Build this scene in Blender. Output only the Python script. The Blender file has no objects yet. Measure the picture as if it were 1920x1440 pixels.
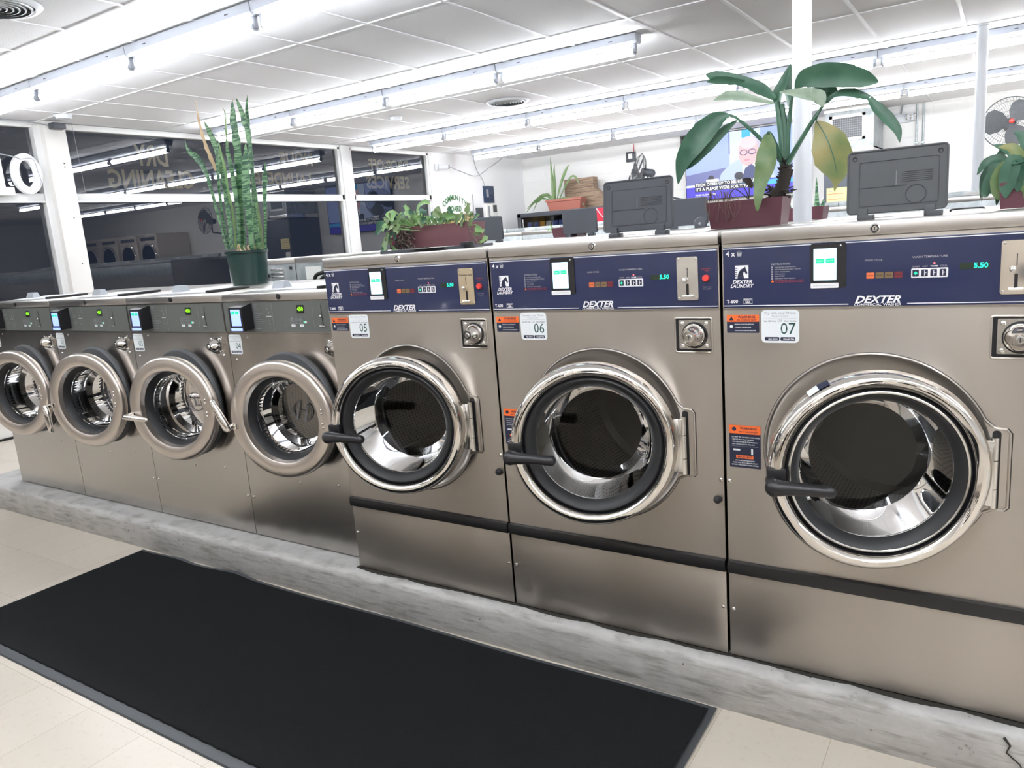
import bpy, bmesh, math, random
from mathutils import Vector, Matrix
PI = math.pi
S = bpy.context.scene
COL = S.collection
rnd = random.Random(7)

# ------------------------------------------------------------------ camera, world, exposure
CAM = Vector((2.1647, -2.0334, 1.2694)); YAW, PITCH, ROLL, FPX = 0.5874, -0.1923, -0.0769, 1422.5
fw = Vector((-math.sin(YAW)*math.cos(PITCH), math.cos(YAW)*math.cos(PITCH), math.sin(PITCH)))
r0 = Vector((math.cos(YAW), math.sin(YAW), 0)); u0 = r0.cross(fw)
rt = r0*math.cos(ROLL) + u0*math.sin(ROLL); up = -r0*math.sin(ROLL) + u0*math.cos(ROLL)
cd = bpy.data.cameras.new('camera'); cam = bpy.data.objects.new('camera', cd); COL.objects.link(cam)
cd.sensor_width = 36; cd.lens = FPX*36/1920; cd.clip_start = .05; cd.clip_end = 100
M = Matrix((rt, up, -fw)).transposed().to_4x4(); M.translation = CAM; cam.matrix_world = M
S.camera = cam
S.view_settings.view_transform = 'Standard'; S.view_settings.look = 'None'
S.view_settings.gamma = 1; S.view_settings.use_curve_mapping = False
S.view_settings.exposure = 0.12
TUBE = 46.0
wd = bpy.data.worlds.new('night'); S.world = wd; wd.use_nodes = True
wd.node_tree.nodes['Background'].inputs[0].default_value = (.012, .016, .028, 1)
wd.node_tree.nodes['Background'].inputs[1].default_value = 1.0
S.cycles.use_denoising = True
S.cycles.max_bounces = 10; S.cycles.glossy_bounces = 5; S.cycles.transparent_max_bounces = 12
S.cycles.caustics_reflective = False; S.cycles.caustics_refractive = False
S.cycles.sample_clamp_indirect = 20
FZ = -.155; CZ = 2.635; XW = -5.45; YB = 10.3; XR = 11.0; YF = -3.7

def at(px, py, y):
    d = fw + rt*((px-960)/FPX) - up*((py-720)/FPX)
    return CAM + d*((y-CAM.y)/d.y)

# ------------------------------------------------------------------ materials
def mat(name, col, rough=.5, metal=0, emit=None, estr=0, coat=0, spec=.5, aniso=0):
    m = bpy.data.materials.new(name); m.use_nodes = True
    b = m.node_tree.nodes['Principled BSDF']
    b.inputs['Base Color'].default_value = (*col, 1); b.inputs['Roughness'].default_value = rough
    b.inputs['Metallic'].default_value = metal; b.inputs['Specular IOR Level'].default_value = spec
    b.inputs['Coat Weight'].default_value = coat; b.inputs['Coat Roughness'].default_value = .05
    b.inputs['Anisotropic'].default_value = aniso
    if emit: b.inputs['Emission Color'].default_value = (*emit, 1); b.inputs['Emission Strength'].default_value = estr
    return m
def N(m, t, **k):
    n = m.node_tree.nodes.new(t)
    for a, v in k.items():
        if hasattr(n, a): setattr(n, a, v)
        else: n.inputs[a.replace('_', ' ')].default_value = v
    return n
def L(m, a, ao, b, bi): m.node_tree.links.new(a.outputs[ao], b.inputs[bi])
def bsdf(m): return m.node_tree.nodes['Principled BSDF']
def coords(m, scale=(1, 1, 1), kind='Object'):
    t = N(m, 'ShaderNodeTexCoord'); mp = N(m, 'ShaderNodeMapping'); L(m, t, kind, mp, 'Vector')
    mp.inputs['Scale'].default_value = scale; return mp
def noise_bump(m, scale=(1, 1, 1), ns=20, strength=.1, dist=.01, detail=3, prev=None):
    mp = coords(m, scale); n = N(m, 'ShaderNodeTexNoise'); n.inputs['Scale'].default_value = ns; n.inputs['Detail'].default_value = detail
    L(m, mp, 'Vector', n, 'Vector'); b = N(m, 'ShaderNodeBump'); b.inputs['Strength'].default_value = strength; b.inputs['Distance'].default_value = dist
    L(m, n, 'Fac', b, 'Height')
    if prev: L(m, prev, 'Normal', b, 'Normal')
    L(m, b, 'Normal', bsdf(m), 'Normal'); return b
def noise_col(m, c1, c2, scale=(1, 1, 1), ns=5, lo=.35, hi=.65, detail=4):
    mp = coords(m, scale); n = N(m, 'ShaderNodeTexNoise'); n.inputs['Scale'].default_value = ns; n.inputs['Detail'].default_value = detail
    L(m, mp, 'Vector', n, 'Vector'); r = N(m, 'ShaderNodeValToRGB'); e = r.color_ramp.elements
    e[0].position = lo; e[1].position = hi; e[0].color = (*c1, 1); e[1].color = (*c2, 1)
    L(m, n, 'Fac', r, 'Fac'); L(m, r, 'Color', bsdf(m), 'Base Color'); return r

def steel(name, col, rough=.27, aniso=.75, dent=.25, dscale=2.2, dd=.01):
    m = mat(name, col, rough, 1, aniso=aniso)
    tg = N(m, 'ShaderNodeCombineXYZ'); tg.inputs[2].default_value = 1; tg.inputs[1].default_value = .02; L(m, tg, 'Vector', bsdf(m), 'Tangent')
    b = noise_bump(m, (1, 1, .8), dscale, dent, dd, 1)
    
    return m
STEEL = steel('brushed_steel', (.47, .435, .395), .30, .92, .42, 1.8)
STEEL2 = steel('polished_steel', (.52, .495, .47), .2, .8, .5, 2.4, .02)
STEELTOP = steel('top_steel', (.56, .535, .51), .3, .6, .03)
RINGST = mat('satin_ring_steel', (.64, .585, .54), .33, 1)
CHROME = mat('chrome', (.78, .75, .71), .07, 1)
BRIGHT = mat('bright_metal', (.75, .74, .72), .2, 1)
GALV = mat('galvanised', (.42, .45, .46), .45, .6); noise_col(GALV, (.36, .40, .41), (.52, .55, .56), ns=14)
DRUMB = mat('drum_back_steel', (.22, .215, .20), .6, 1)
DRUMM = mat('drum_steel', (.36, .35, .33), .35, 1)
def drum_nodes(m):
    t = N(m, 'ShaderNodeTexCoord'); s = N(m, 'ShaderNodeSeparateXYZ'); L(m, t, 'Object', s, 'Vector')
    def mth(op, a, b=None, c=None):
        n = N(m, 'ShaderNodeMath'); n.operation = op
        for i, v in enumerate((a, b)):
            if v is None: continue
            if isinstance(v, (int, float)): n.inputs[i].default_value = v
            else: m.node_tree.links.new(v, n.inputs[i])
        return n.outputs[0]
    ang = mth('ARCTAN2', s.outputs['Z'], s.outputs['X'])
    u = mth('SUBTRACT', mth('FRACT', mth('MULTIPLY', ang, 24.0)), .5)
    v = mth('SUBTRACT', mth('FRACT', mth('MULTIPLY', s.outputs['Y'], 55.0)), .5)
    d = mth('SQRT', mth('ADD', mth('MULTIPLY', u, u), mth('MULTIPLY', v, v)))
    hole = mth('LESS_THAN', d, .23)
    mx = N(m, 'ShaderNodeMix'); mx.data_type = 'RGBA'
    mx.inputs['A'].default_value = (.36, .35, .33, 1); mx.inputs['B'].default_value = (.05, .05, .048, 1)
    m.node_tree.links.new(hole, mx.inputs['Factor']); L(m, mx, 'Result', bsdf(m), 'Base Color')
drum_nodes(DRUMM)
BLACK = mat('black_plastic', (.012, .012, .014), .35)
RUBBER = mat('black_rubber', (.014, .015, .017), .5)
CHAR = mat('charcoal_plastic', (.06, .065, .078), .45)
DGREY = mat('dark_grey_plastic', (.08, .085, .09), .5)
BLUE = mat('navy_panel', (.016, .024, .075), .16, coat=.3)
GPANEL = mat('grey_green_panel', (.115, .125, .115), .35)
WHITE = mat('white_print', (.8, .8, .82), .5)
GREYP = mat('grey_print', (.32, .33, .36), .5)
REDP = mat('red_print', (.45, .05, .04), .5)
ORANGE = mat('orange_label', (.9, .16, .03), .5)
NAVYL = mat('navy_label', (.012, .016, .045), .5)
STICK = mat('white_sticker', (.78, .82, .84), .4)
TEAL = mat('dark_green_print', (.01, .07, .06), .5)
SCREEN = mat('lit_screen', (.5, .7, .9), .3, emit=(.55, .85, 1), estr=1.3)
SCREENB = mat('lit_screen_blue', (.3, .4, .9), .3, emit=(.30, .42, 1), estr=1.0)
SGREEN = mat('screen_green', (.02, .5, .25), .4, emit=(.0, .42, .22), estr=1)
LEDG = mat('green_digits', (0, .5, .4), .4, emit=(.02, 1, .62), estr=1.6)
LEDY = mat('lime_digits', (.2, .8, 0), .4, emit=(.3, 1, .02), estr=1.2)
LEDR = mat('red_light', (.8, .05, .05), .4, emit=(1, .1, .12), estr=3)
DISPD = mat('dark_display', (.02, .035, .02), .2)
BTN_O = mat('orange_key', (.75, .17, .06), .4); BTN_B = mat('brown_key', (.2, .13, .06), .4); BTN_R = mat('dark_red_key', (.17, .02, .03), .4)
RED = mat('red_button', (.75, .06, .05), .35)
GOLD = mat('brass_plate', (.62, .52, .36), .35, .7)
TUBEM = mat('lit_tube', (1, 1, 1), .4, emit=(.93, .96, 1), estr=TUBE)
NEON = mat('lit_white_letter', (.9, .9, .9), .4, emit=(1, 1, 1), estr=.15)
WENAMEL = mat('white_enamel', (.74, .76, .8), .35)
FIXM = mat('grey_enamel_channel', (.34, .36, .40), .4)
CEIL = mat('ceiling_tile', (.90, .90, .92), .8)
noise_bump(CEIL, (1, 1, 1), 90, .25, .004, 2)
TBAR = mat('ceiling_tbar', (.82, .82, .84), .5)
WALLM = mat('painted_block', (.84, .83, .81), .6)
def block_nodes(m):
    mp = coords(m); mp.inputs['Rotation'].default_value = (PI/2, 0, 0)
    b = N(m, 'ShaderNodeTexBrick'); b.inputs['Scale'].default_value = 1; b.inputs['Brick Width'].default_value = .4; b.inputs['Row Height'].default_value = .2
    b.inputs['Mortar Size'].default_value = .004; b.inputs['Mortar Smooth'].default_value = .5
    L(m, mp, 'Vector', b, 'Vector'); bp = N(m, 'ShaderNodeBump'); bp.invert = True; bp.inputs['Strength'].default_value = .5; bp.inputs['Distance'].default_value = .006
    L(m, b, 'Fac', bp, 'Height'); L(m, bp, 'Normal', bsdf(m), 'Normal')
block_nodes(WALLM)
PLAIN = mat('painted_wall', (.84, .84, .84), .6)
FRAME = mat('white_painted_frame', (.76, .76, .75), .35)
CREAM = mat('cream_post', (.74, .72, .69), .4)
FLOORM = mat('vinyl_tile', (.62, .56, .47), .28)
def floor_nodes(m):
    mp = coords(m)
    n = N(m, 'ShaderNodeTexNoise'); n.inputs['Scale'].default_value = 45; n.inputs['Detail'].default_value = 5; L(m, mp, 'Vector', n, 'Vector')
    r = N(m, 'ShaderNodeValToRGB'); e = r.color_ramp.elements
    e[0].position = .28; e[0].color = (.52, .46, .38, 1); e[1].position = .42; e[1].color = (.57, .515, .44, 1)
    L(m, n, 'Fac', r, 'Fac')
    b = N(m, 'ShaderNodeTexBrick'); b.offset = 0; b.inputs['Scale'].default_value = 1
    mp2 = coords(m); mp2.inputs['Location'].default_value = (-1.5+.305*40, .04+.305*40, 0)
    b.inputs['Brick Width'].default_value = .305; b.inputs['Row Height'].default_value = .305; b.inputs['Mortar Size'].default_value = .0012; b.inputs['Mortar Smooth'].default_value = .3
    b.inputs['Color1'].default_value = (1, 1, 1, 1); b.inputs['Color2'].default_value = (.93, .93, .92, 1); b.inputs['Mortar'].default_value = (.62, .58, .5, 1)
    L(m, mp2, 'Vector', b, 'Vector')
    mx = N(m, 'ShaderNodeMix'); mx.data_type = 'RGBA'; mx.blend_type = 'MULTIPLY'; mx.inputs['Factor'].default_value = 1
    L(m, r, 'Color', mx, 'A'); L(m, b, 'Color', mx, 'B'); L(m, mx, 'Result', bsdf(m), 'Base Color')
floor_nodes(FLOORM)
noise_bump(FLOORM, ns=8, strength=.05, dist=.01)
PLINTHM = mat('painted_concrete', (.5, .5, .48), .6)
def plinth_nodes(m):
    mp = coords(m, (1, 1, 1)); n = N(m, 'ShaderNodeTexNoise'); n.inputs['Scale'].default_value = 9; n.inputs['Detail'].default_value = 8; n.inputs['Roughness'].default_value = .7
    L(m, mp, 'Vector', n, 'Vector')
    r = N(m, 'ShaderNodeValToRGB'); e = r.color_ramp.elements
    e[0].position = .30; e[0].color = (.17, .16, .14, 1); e[1].position = .345; e[1].color = (.39, .38, .365, 1)
    k = e.new(.62); k.color = (.47, .465, .45, 1)
    L(m, n, 'Fac', r, 'Fac')
    mp2 = coords(m, (2, 2, 14)); n2 = N(m, 'ShaderNodeTexNoise'); n2.inputs['Scale'].default_value = 5; n2.inputs['Detail'].default_value = 6; L(m, mp2, 'Vector', n2, 'Vector')
    r2 = N(m, 'ShaderNodeValToRGB'); e = r2.color_ramp.elements; e[0].position = .30; e[0].color = (.66, .65, .62, 1); e[1].position = .50; e[1].color = (1, 1, 1, 1)
    L(m, n2, 'Fac', r2, 'Fac')
    mx = N(m, 'ShaderNodeMix'); mx.data_type = 'RGBA'; mx.blend_type = 'MULTIPLY'; mx.inputs['Factor'].default_value = 1
    L(m, r, 'Color', mx, 'A'); L(m, r2, 'Color', mx, 'B'); L(m, mx, 'Result', bsdf(m), 'Base Color')
    b = noise_bump(m, (1, 1, 3), 14, .35, .008, 7)
plinth_nodes(PLINTHM)
GRIME = mat('grime', (.03, .027, .022), .9)
MATM = mat('mat_pile', (.012, .013, .014), .95, spec=.1); noise_bump(MATM, ns=400, strength=.6, dist=.003)
MATE = mat('mat_rubber_edge', (.05, .055, .06), .45)
MAUVE = mat('mauve_plastic', (.17, .075, .085), .45); MAUVE2 = mat('plum_plastic', (.11, .035, .05), .45)
TERRA = mat('terracotta_plastic', (.42, .15, .11), .6)
GPOT = mat('green_plastic', (.004, .032, .027), .35)
SOIL = mat('potting_soil', (.05, .035, .02), .95)
def leafmat(name, c1, c2, ns=14, scale=(1, 1, 1)):
    m = mat(name, c1, .38); noise_col(m, c1, c2, scale, ns); return m
LEAF = leafmat('leaf_deep_green', (.03, .10, .06), (.055, .15, .09))
LEAFL = leafmat('leaf_light_green', (.13, .28, .09), (.24, .38, .15))
LEAFP = leafmat('leaf_pale_underside', (.22, .30, .22), (.3, .38, .28), 30)
LEAFY = leafmat('leaf_yellowing', (.16, .21, .07), (.34, .28, .10), 9)
LEAFO = leafmat('leaf_mid_green', (.09, .17, .06), (.17, .24, .10), 25)
LEAFT = mat('leaf_tan', (.6, .45, .28), .6)
SNAKE = mat('snake_leaf', (.1, .22, .12), .4)
def snake_nodes(m):
    mp = coords(m, (9, 9, 55)); n = N(m, 'ShaderNodeTexNoise'); n.inputs['Scale'].default_value = 1.3; n.inputs['Detail'].default_value = 2; n.inputs['Distortion'].default_value = 1.2; L(m, mp, 'Vector', n, 'Vector')
    r = N(m, 'ShaderNodeValToRGB'); e = r.color_ramp.elements; e[0].position = .44; e[0].color = (.03, .105, .055, 1); e[1].position = .56; e[1].color = (.20, .37, .19, 1)
    L(m, n, 'Fac', r, 'Fac'); L(m, r, 'Color', bsdf(m), 'Base Color')
snake_nodes(SNAKE)
TRUNK = mat('plant_trunk', (.035, .028, .024), .9)
ROOT = mat('dry_root', (.14, .10, .08), .9)
WOOD = mat('weathered_wood', (.30, .20, .13), .7); noise_col(WOOD, (.2, .13, .09), (.38, .27, .18), (1, 1, 12), 6)
CABG = mat('slate_cabinet', (.07, .08, .10), .45)
ALMOND = mat('almond_enamel', (.52, .46, .39), .35)
DKGLASS = mat('dark_glass', (.006, .006, .008), .05)
YEL = mat('yellow_tag', (.7, .5, .02), .5); PAPER = mat('paper', (.8, .8, .76), .6); PAPY = mat('yellow_paper', (.8, .68, .3), .6)
COKER = mat('red_panel', (.55, .03, .06), .35)
GREENT = mat('green_lettering', (.06, .22, .07), .6)
GOLDL = mat('gold_lettering', (.56, .45, .28), .5)
def glass(name, tint, ior=1.5, rough=0.0):
    m = bpy.data.materials.new(name); m.use_nodes = True; nt = m.node_tree; nt.nodes.clear()
    o = nt.nodes.new('ShaderNodeOutputMaterial'); mx = nt.nodes.new('ShaderNodeMixShader'); f = nt.nodes.new('ShaderNodeFresnel'); f.inputs[0].default_value = ior
    t = nt.nodes.new('ShaderNodeBsdfTransparent'); t.inputs[0].default_value = (*tint, 1)
    g = nt.nodes.new('ShaderNodeBsdfGlossy'); g.inputs['Roughness'].default_value = rough
    nt.links.new(f.outputs[0], mx.inputs[0]); nt.links.new(t.outputs[0], mx.inputs[1]); nt.links.new(g.outputs[0], mx.inputs[2]); nt.links.new(mx.outputs[0], o.inputs[0])
    return m
WGLASS = glass('window_glass', (.85, .9, .95), 2.1)
DGLASS = glass('door_glass', (.62, .62, .62), 1.5)
DGLASS2 = glass('smoky_door_glass', (.36, .36, .36), 1.6)

# ------------------------------------------------------------------ mesh helpers
def swing(o, hx, hy, deg):      # turn a door about its vertical hinge line
    a = math.radians(deg); o.rotation_euler[2] = a
    o.location = (hx-(hx*math.cos(a)-hy*math.sin(a)), hy-(hx*math.sin(a)+hy*math.cos(a)), 0)
class MB:
    def __init__(s): s.v = []; s.f = []; s.m = []; s.mats = []
    def mi(s, m):
        if m not in s.mats: s.mats.append(m)
        return s.mats.index(m)
    def add(s, vs, fs, m):
        o = len(s.v); s.v += [tuple(v) for v in vs]; k = s.mi(m)
        for f in fs: s.f.append(tuple(i+o for i in f)); s.m.append(k)
        return s
    def box(s, x0, x1, y0, y1, z0, z1, m, bev=0):
        if bev <= 0:
            vs = [(x, y, z) for x in (x0, x1) for y in (y0, y1) for z in (z0, z1)]
            return s.add(vs, [(0, 1, 3, 2), (4, 6, 7, 5), (0, 4, 5, 1), (2, 3, 7, 6), (0, 2, 6, 4), (1, 5, 7, 3)], m)
        bm = bmesh.new(); bmesh.ops.create_cube(bm, size=1)
        for v in bm.verts: v.co = ((x0+x1)/2+v.co.x*(x1-x0), (y0+y1)/2+v.co.y*(y1-y0), (z0+z1)/2+v.co.z*(z1-z0))
        bmesh.ops.bevel(bm, geom=list(bm.edges), offset=bev, segments=2, affect='EDGES', profile=.5)
        bm.verts.index_update(); s.add([v.co[:] for v in bm.verts], [[v.index for v in f.verts] for f in bm.faces], m); bm.free(); return s
    def prism(s, poly, y0, y1, m, side=None):       # poly in x,z ; faces at y0 (front) and y1
        n = len(poly); a = sum(poly[i][0]*poly[(i+1) % n][1]-poly[(i+1) % n][0]*poly[i][1] for i in range(n))
        if a < 0: poly = poly[::-1]
        vs = [(x, y0, z) for x, z in poly]+[(x, y1, z) for x, z in poly]
        s.add(vs, [tuple(range(n)), tuple(range(2*n-1, n-1, -1))], m)
        return s.add(vs, [(i, i+n, (i+1) % n+n, (i+1) % n) for i in range(n)], side or m)
    def rrect(s, x0, x1, z0, z1, r, y0, y1, m, n=5):
        return s.prism(rr(x0, x1, z0, z1, r, n), y0, y1, m)
    def lathe(s, prof, cx, cz, m, n=64, ms=None, a0=0, a1=2*PI):
        full = abs(a1-a0-2*PI) < 1e-6; k = n if full else n+1
        vs = []
        for i in range(k):
            a = a0+(a1-a0)*i/n
            for r, y in prof: vs.append((cx+r*math.cos(a), y, cz+r*math.sin(a)))
        p = len(prof)
        for j in range(p-1):
            fs = []
            for i in range(n):
                i2 = (i+1) % k
                fs.append((i*p+j, i*p+j+1, i2*p+j+1, i2*p+j))
            s._seg = fs
            o = None
            mm = ms[j] if ms else m
            if j == 0: base = len(s.v); s.v += vs
            kk = s.mi(mm)
            for f in fs: s.f.append(tuple(q+base for q in f)); s.m.append(kk)
        return s
    def tube(s, pts, r, m, n=8, closed=False, caps=True, flat=1):
        pts = [Vector(p) for p in pts]; N_ = len(pts); rs = r if isinstance(r, (list, tuple)) else [r]*N_
        vs = []; nrm = None
        for i, p in enumerate(pts):
            if closed: t = (pts[(i+1) % N_]-pts[i-1]).normalized()
            else: t = (pts[min(i+1, N_-1)]-pts[max(i-1, 0)]).normalized()
            if nrm is None: nrm = t.orthogonal().normalized() if abs(t.z) > .9 else Vector((0, 0, 1)).cross(t).normalized()
            nrm = (nrm-t*nrm.dot(t)).normalized(); b = t.cross(nrm)
            for k in range(n):
                a = 2*PI*k/n; vs.append(p+(nrm*math.cos(a)+b*math.sin(a)*flat)*rs[i])
        fs = []
        for i in range(N_ if closed else N_-1):
            j = (i+1) % N_
            for k in range(n): fs.append((i*n+k, i*n+(k+1) % n, j*n+(k+1) % n, j*n+k))
        if caps and not closed: fs += [tuple(range(n))[::-1], tuple(range((N_-1)*n, N_*n))]
        return s.add(vs, fs, m)
    def ball(s, c, r, m, n=12, k=8, sc=(1, 1, 1)):
        vs = []; fs = []
        for i in range(k+1):
            th = PI*i/k
            for j in range(n):
                a = 2*PI*j/n; vs.append((c[0]+r*sc[0]*math.sin(th)*math.cos(a), c[1]+r*sc[1]*math.sin(th)*math.sin(a), c[2]+r*sc[2]*math.cos(th)))
        for i in range(k):
            for j in range(n): fs.append((i*n+j, (i+1)*n+j, (i+1)*n+(j+1) % n, i*n+(j+1) % n))
        return s.add(vs, fs, m)
    def quad(s, a, b, c, d, m): return s.add([a, b, c, d], [(0, 1, 2, 3)], m)
    def build(s, name, parent=None, loc=(0, 0, 0), smooth=True, ang=35):
        me = bpy.data.meshes.new(name); me.from_pydata(s.v, [], s.f)
        for m in s.mats: me.materials.append(m)
        me.polygons.foreach_set('material_index', s.m)
        bm = bmesh.new(); bm.from_mesh(me); bmesh.ops.remove_doubles(bm, verts=bm.verts, dist=1e-6)
        bm.to_mesh(me); bm.free()
        if smooth:
            me.polygons.foreach_set('use_smooth', [True]*len(me.polygons)); me.set_sharp_from_angle(angle=math.radians(ang))
        me.update()
        o = bpy.data.objects.new(name, me); COL.objects.link(o); o.location = loc
        if parent: o.parent = parent
        return o
def rr(x0, x1, z0, z1, r, n=5):
    p = []
    for cx, cz, a in ((x1-r, z0+r, -PI/2), (x1-r, z1-r, 0), (x0+r, z1-r, PI/2), (x0+r, z0+r, PI)):
        for i in range(n+1): p.append((cx+r*math.cos(a+PI/2*i/n), cz+r*math.sin(a+PI/2*i/n)))
    return p
def holed(mb, x0, x1, z0, z1, cx, cz, r, y, m, n=72):     # rectangle facing -y with a round hole
    an = sorted([2*PI*i/n for i in range(n)]+[math.atan2(z-cz, x-cx) % (2*PI) for x in (x0, x1) for z in (z0, z1)])
    vs = []
    for a in an:
        c, s_ = math.cos(a), math.sin(a)
        t = min([(x1-cx)/c if c > 1e-9 else 1e9, (x0-cx)/c if c < -1e-9 else 1e9, (z1-cz)/s_ if s_ > 1e-9 else 1e9, (z0-cz)/s_ if s_ < -1e-9 else 1e9])
        vs += [(cx+r*c, y, cz+r*s_), (cx+t*c, y, cz+t*s_)]
    k = len(an); mb.add(vs, [(2*i, 2*i+1, 2*((i+1) % k)+1, 2*((i+1) % k)) for i in range(k)], m)
_tc = {}
def text(mb, s, size, O, m, X=(1, 0, 0), Y=(0, 0, 1), align='CENTER', bold=0, shear=0, sx=1):
    key = (s, bold, shear, align)
    if key not in _tc:
        c = bpy.data.curves.new('t', 'FONT'); c.body = s; c.size = 1; c.align_x = align; c.align_y = 'CENTER'; c.fill_mode = 'FRONT'
        c.offset = bold; c.shear = shear; c.resolution_u = 2
        o = bpy.data.objects.new('t', c); COL.objects.link(o); bpy.context.view_layer.update()
        me = bpy.data.meshes.new_from_object(o.evaluated_get(bpy.context.evaluated_depsgraph_get()))
        _tc[key] = ([tuple(v.co) for v in me.vertices], [tuple(p.vertices) for p in me.polygons])
        bpy.data.objects.remove(o); bpy.data.curves.remove(c); bpy.data.meshes.remove(me)
    vs, fs = _tc[key]; O = Vector(O); X = Vector(X); Y = Vector(Y)
    mb.add([O+X*(v[0]*size*sx)+Y*(v[1]*size) for v in vs], fs, m)
def tag(o, label=None, cat=None, group=None, kind=None):
    if label: o['label'] = label
    if cat: o['category'] = cat
    if group: o['group'] = group
    if kind: o['kind'] = kind
    return o
def thing(name, label, cat, loc=(0, 0, 0), rz=0, group=None):
    o = bpy.data.objects.new(name, None); COL.objects.link(o); o.location = loc; o.rotation_euler[2] = rz; o.empty_display_size = .05
    return tag(o, label, cat, group)
def copy_tree(o, parent=None):
    c = o.copy(); COL.objects.link(c)
    if parent: c.parent = parent
    for ch in list(o.children): copy_tree(ch, c)
    return c
def smoothpath(pts, n=6):
    P = [Vector(p) for p in pts]; out = []
    for i in range(len(P)-1):
        a, b, c, d = P[max(i-1, 0)], P[i], P[i+1], P[min(i+2, len(P)-1)]
        for k in range(n):
            t = k/n; out.append(.5*((2*b)+(c-a)*t+(2*a-5*b+4*c-d)*t*t+(3*b-a-3*c+d)*t**3))
    return out+[P[-1]]
def lerp_list(ws, n): 
    out = []
    for i in range(len(ws)-1):
        for k in range(n): out.append(ws[i]+(ws[i+1]-ws[i])*k/n)
    return out+[ws[-1]]
def leaf(mb, pts, hw, m, nrm=None, fold=.25, n=5, wave=0):    # a blade along a path, half widths hw, facing nrm
    P = smoothpath(pts, n); W = lerp_list(hw, n); vs = []; nr = Vector(nrm) if nrm is not None else Vector((0, -1, .2))
    for i, p in enumerate(P):
        t = (P[min(i+1, len(P)-1)]-P[max(i-1, 0)]).normalized(); sd = t.cross(nr)
        sd = sd.normalized() if sd.length > 1e-4 else Vector((1, 0, 0)); nn = sd.cross(t).normalized()
        w = W[i]*(1+wave*math.sin(i*1.7)); 
        for q in (-1, -.55, 0, .55, 1): vs.append(p+sd*(w*q)+nn*(fold*w*(abs(q)**1.3)))
    fs = [(i*5+k, i*5+k+1, i*5+k+6, i*5+k+5) for i in range(len(P)-1) for k in range(4)]
    mb.add(vs, fs, m)

# ------------------------------------------------------------------ the setting
def struct(name, mb, **k):
    o = mb.build(name, **k); o['kind'] = 'structure'; return o
b = MB(); b.box(XW-.2, XR, YF, YB, FZ-.05, FZ, FLOORM); struct('floor', b, smooth=False)
b = MB(); b.box(XW-.2, XR, YF, YB, CZ, CZ+.05, CEIL)
x = -.045-.61*8
while x < XR: b.box(x-.012, x+.012, YF, YB, CZ-.006, CZ, TBAR); x += .61
y = 1.8-1.22*4
while y < YB: b.box(XW, XR, y-.012, y+.012, CZ-.0062, CZ, TBAR); y += 1.22
struct('ceiling', b, smooth=False)
b = MB(); b.box(XW, XR, YB, YB+.15, FZ, CZ, WALLM); struct('wall_back', b, smooth=False)
b = MB(); b.box(XR, XR+.15, YF, YB, FZ, CZ, PLAIN); struct('wall_right', b, smooth=False)
b = MB(); b.box(XW, XR, YF-.15, YF, FZ, CZ, PLAIN); struct('wall_front', b, smooth=False)
b = MB(); b.box(XW-.15, XW, 7.55, YB, FZ, CZ, PLAIN); b.box(XW-.15, XW-.02, YF, 7.55, FZ, .35, PLAIN); b.box(XW-.02, XW+.28, YF, 7.5, FZ, .32, CREAM)
struct('wall_left', b, smooth=False)
b = MB(); b.box(XW+.28, XW+.295, YF, 7.5, FZ, FZ+.02, BLACK); struct('baseboard_left', b, smooth=False)
# window bays
def bay(n, y0, y1, words):
    f = MB(); a = .045
    for (p, q, r_, s_) in ((y0, y1, CZ-.06, CZ-.006), (y0, y1, 1.915, 1.985), (y0, y1, .35, .42), (y0, y0+a, .35, CZ-.03), (y1-a, y1, .35, CZ-.03)):
        f.box(XW-.05, XW+.04, p, q, r_, s_, FRAME, .004)
    f.box(XW+.04, XW+.055, y0, y1, 1.90, 1.915, FRAME)
    o = struct('window_%d' % n, f)
    for nm, z0, z1 in (('upper_pane', 1.985, CZ-.06), ('lower_pane', .42, 1.915)):
        g = MB(); g.quad((XW-.01, y0+a, z0), (XW-.01, y1-a, z0), (XW-.01, y1-a, z1), (XW-.01, y0+a, z1), WGLASS)
        p = g.build(nm, o, smooth=False)
        if nm == 'upper_pane' and words:
            t = MB()
            for (s_, sz, yy, zz, sx) in words: text(t, s_, sz, (XW-.012, yy, zz), GOLDL, (0, -1, 0), (0, 0, 1), bold=.03, sx=sx)
            t.build('vinyl_lettering', p, smooth=False)
bay(1, -3.6, 1.81, None)
bay(2, 1.99, 5.63, [('DRY', .29, 2.93, 2.37, .66), ('CLEANING', .25, 2.90, 2.13, .80), ('HOUR', .22, 4.9, 2.42, .9), ('LAUNDERED', .2, 4.6, 2.17, .9)])
bay(3, 5.80, 7.50, [('DROP-OFF', .2, 6.65, 2.40, .9), ('SERVICES', .24, 6.6, 2.155, .95)])
b = MB(); b.box(XW-.05, XW+.13, 1.80, 2.0, FZ, CZ-.006, CREAM, .006); b.box(XW-.03, XW+.06, 1.74, 1.80, .35, CZ-.006, FRAME)
for z in (2.25, 2.22, 1.75, 1.32): b.ball((XW+.132, 1.93, z), .006, BLACK, 8, 5)
struct('trim_1', b)
b = MB(); b.box(XW-.05, XW+.06, 5.63, 5.80, .35, CZ-.006, FRAME, .005); struct('trim_2', b)
b = MB(); b.box(XW-.05, XW+.05, 7.50, 7.58, .35, CZ-.006, FRAME, .005); struct('trim_3', b)
# dark street outside
b = MB(); b.box(-30, XW-.25, -15, 25, FZ-.3, FZ-.2, mat('asphalt', (.05, .05, .055), .9)); struct('street_ground', b, smooth=False)
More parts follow.
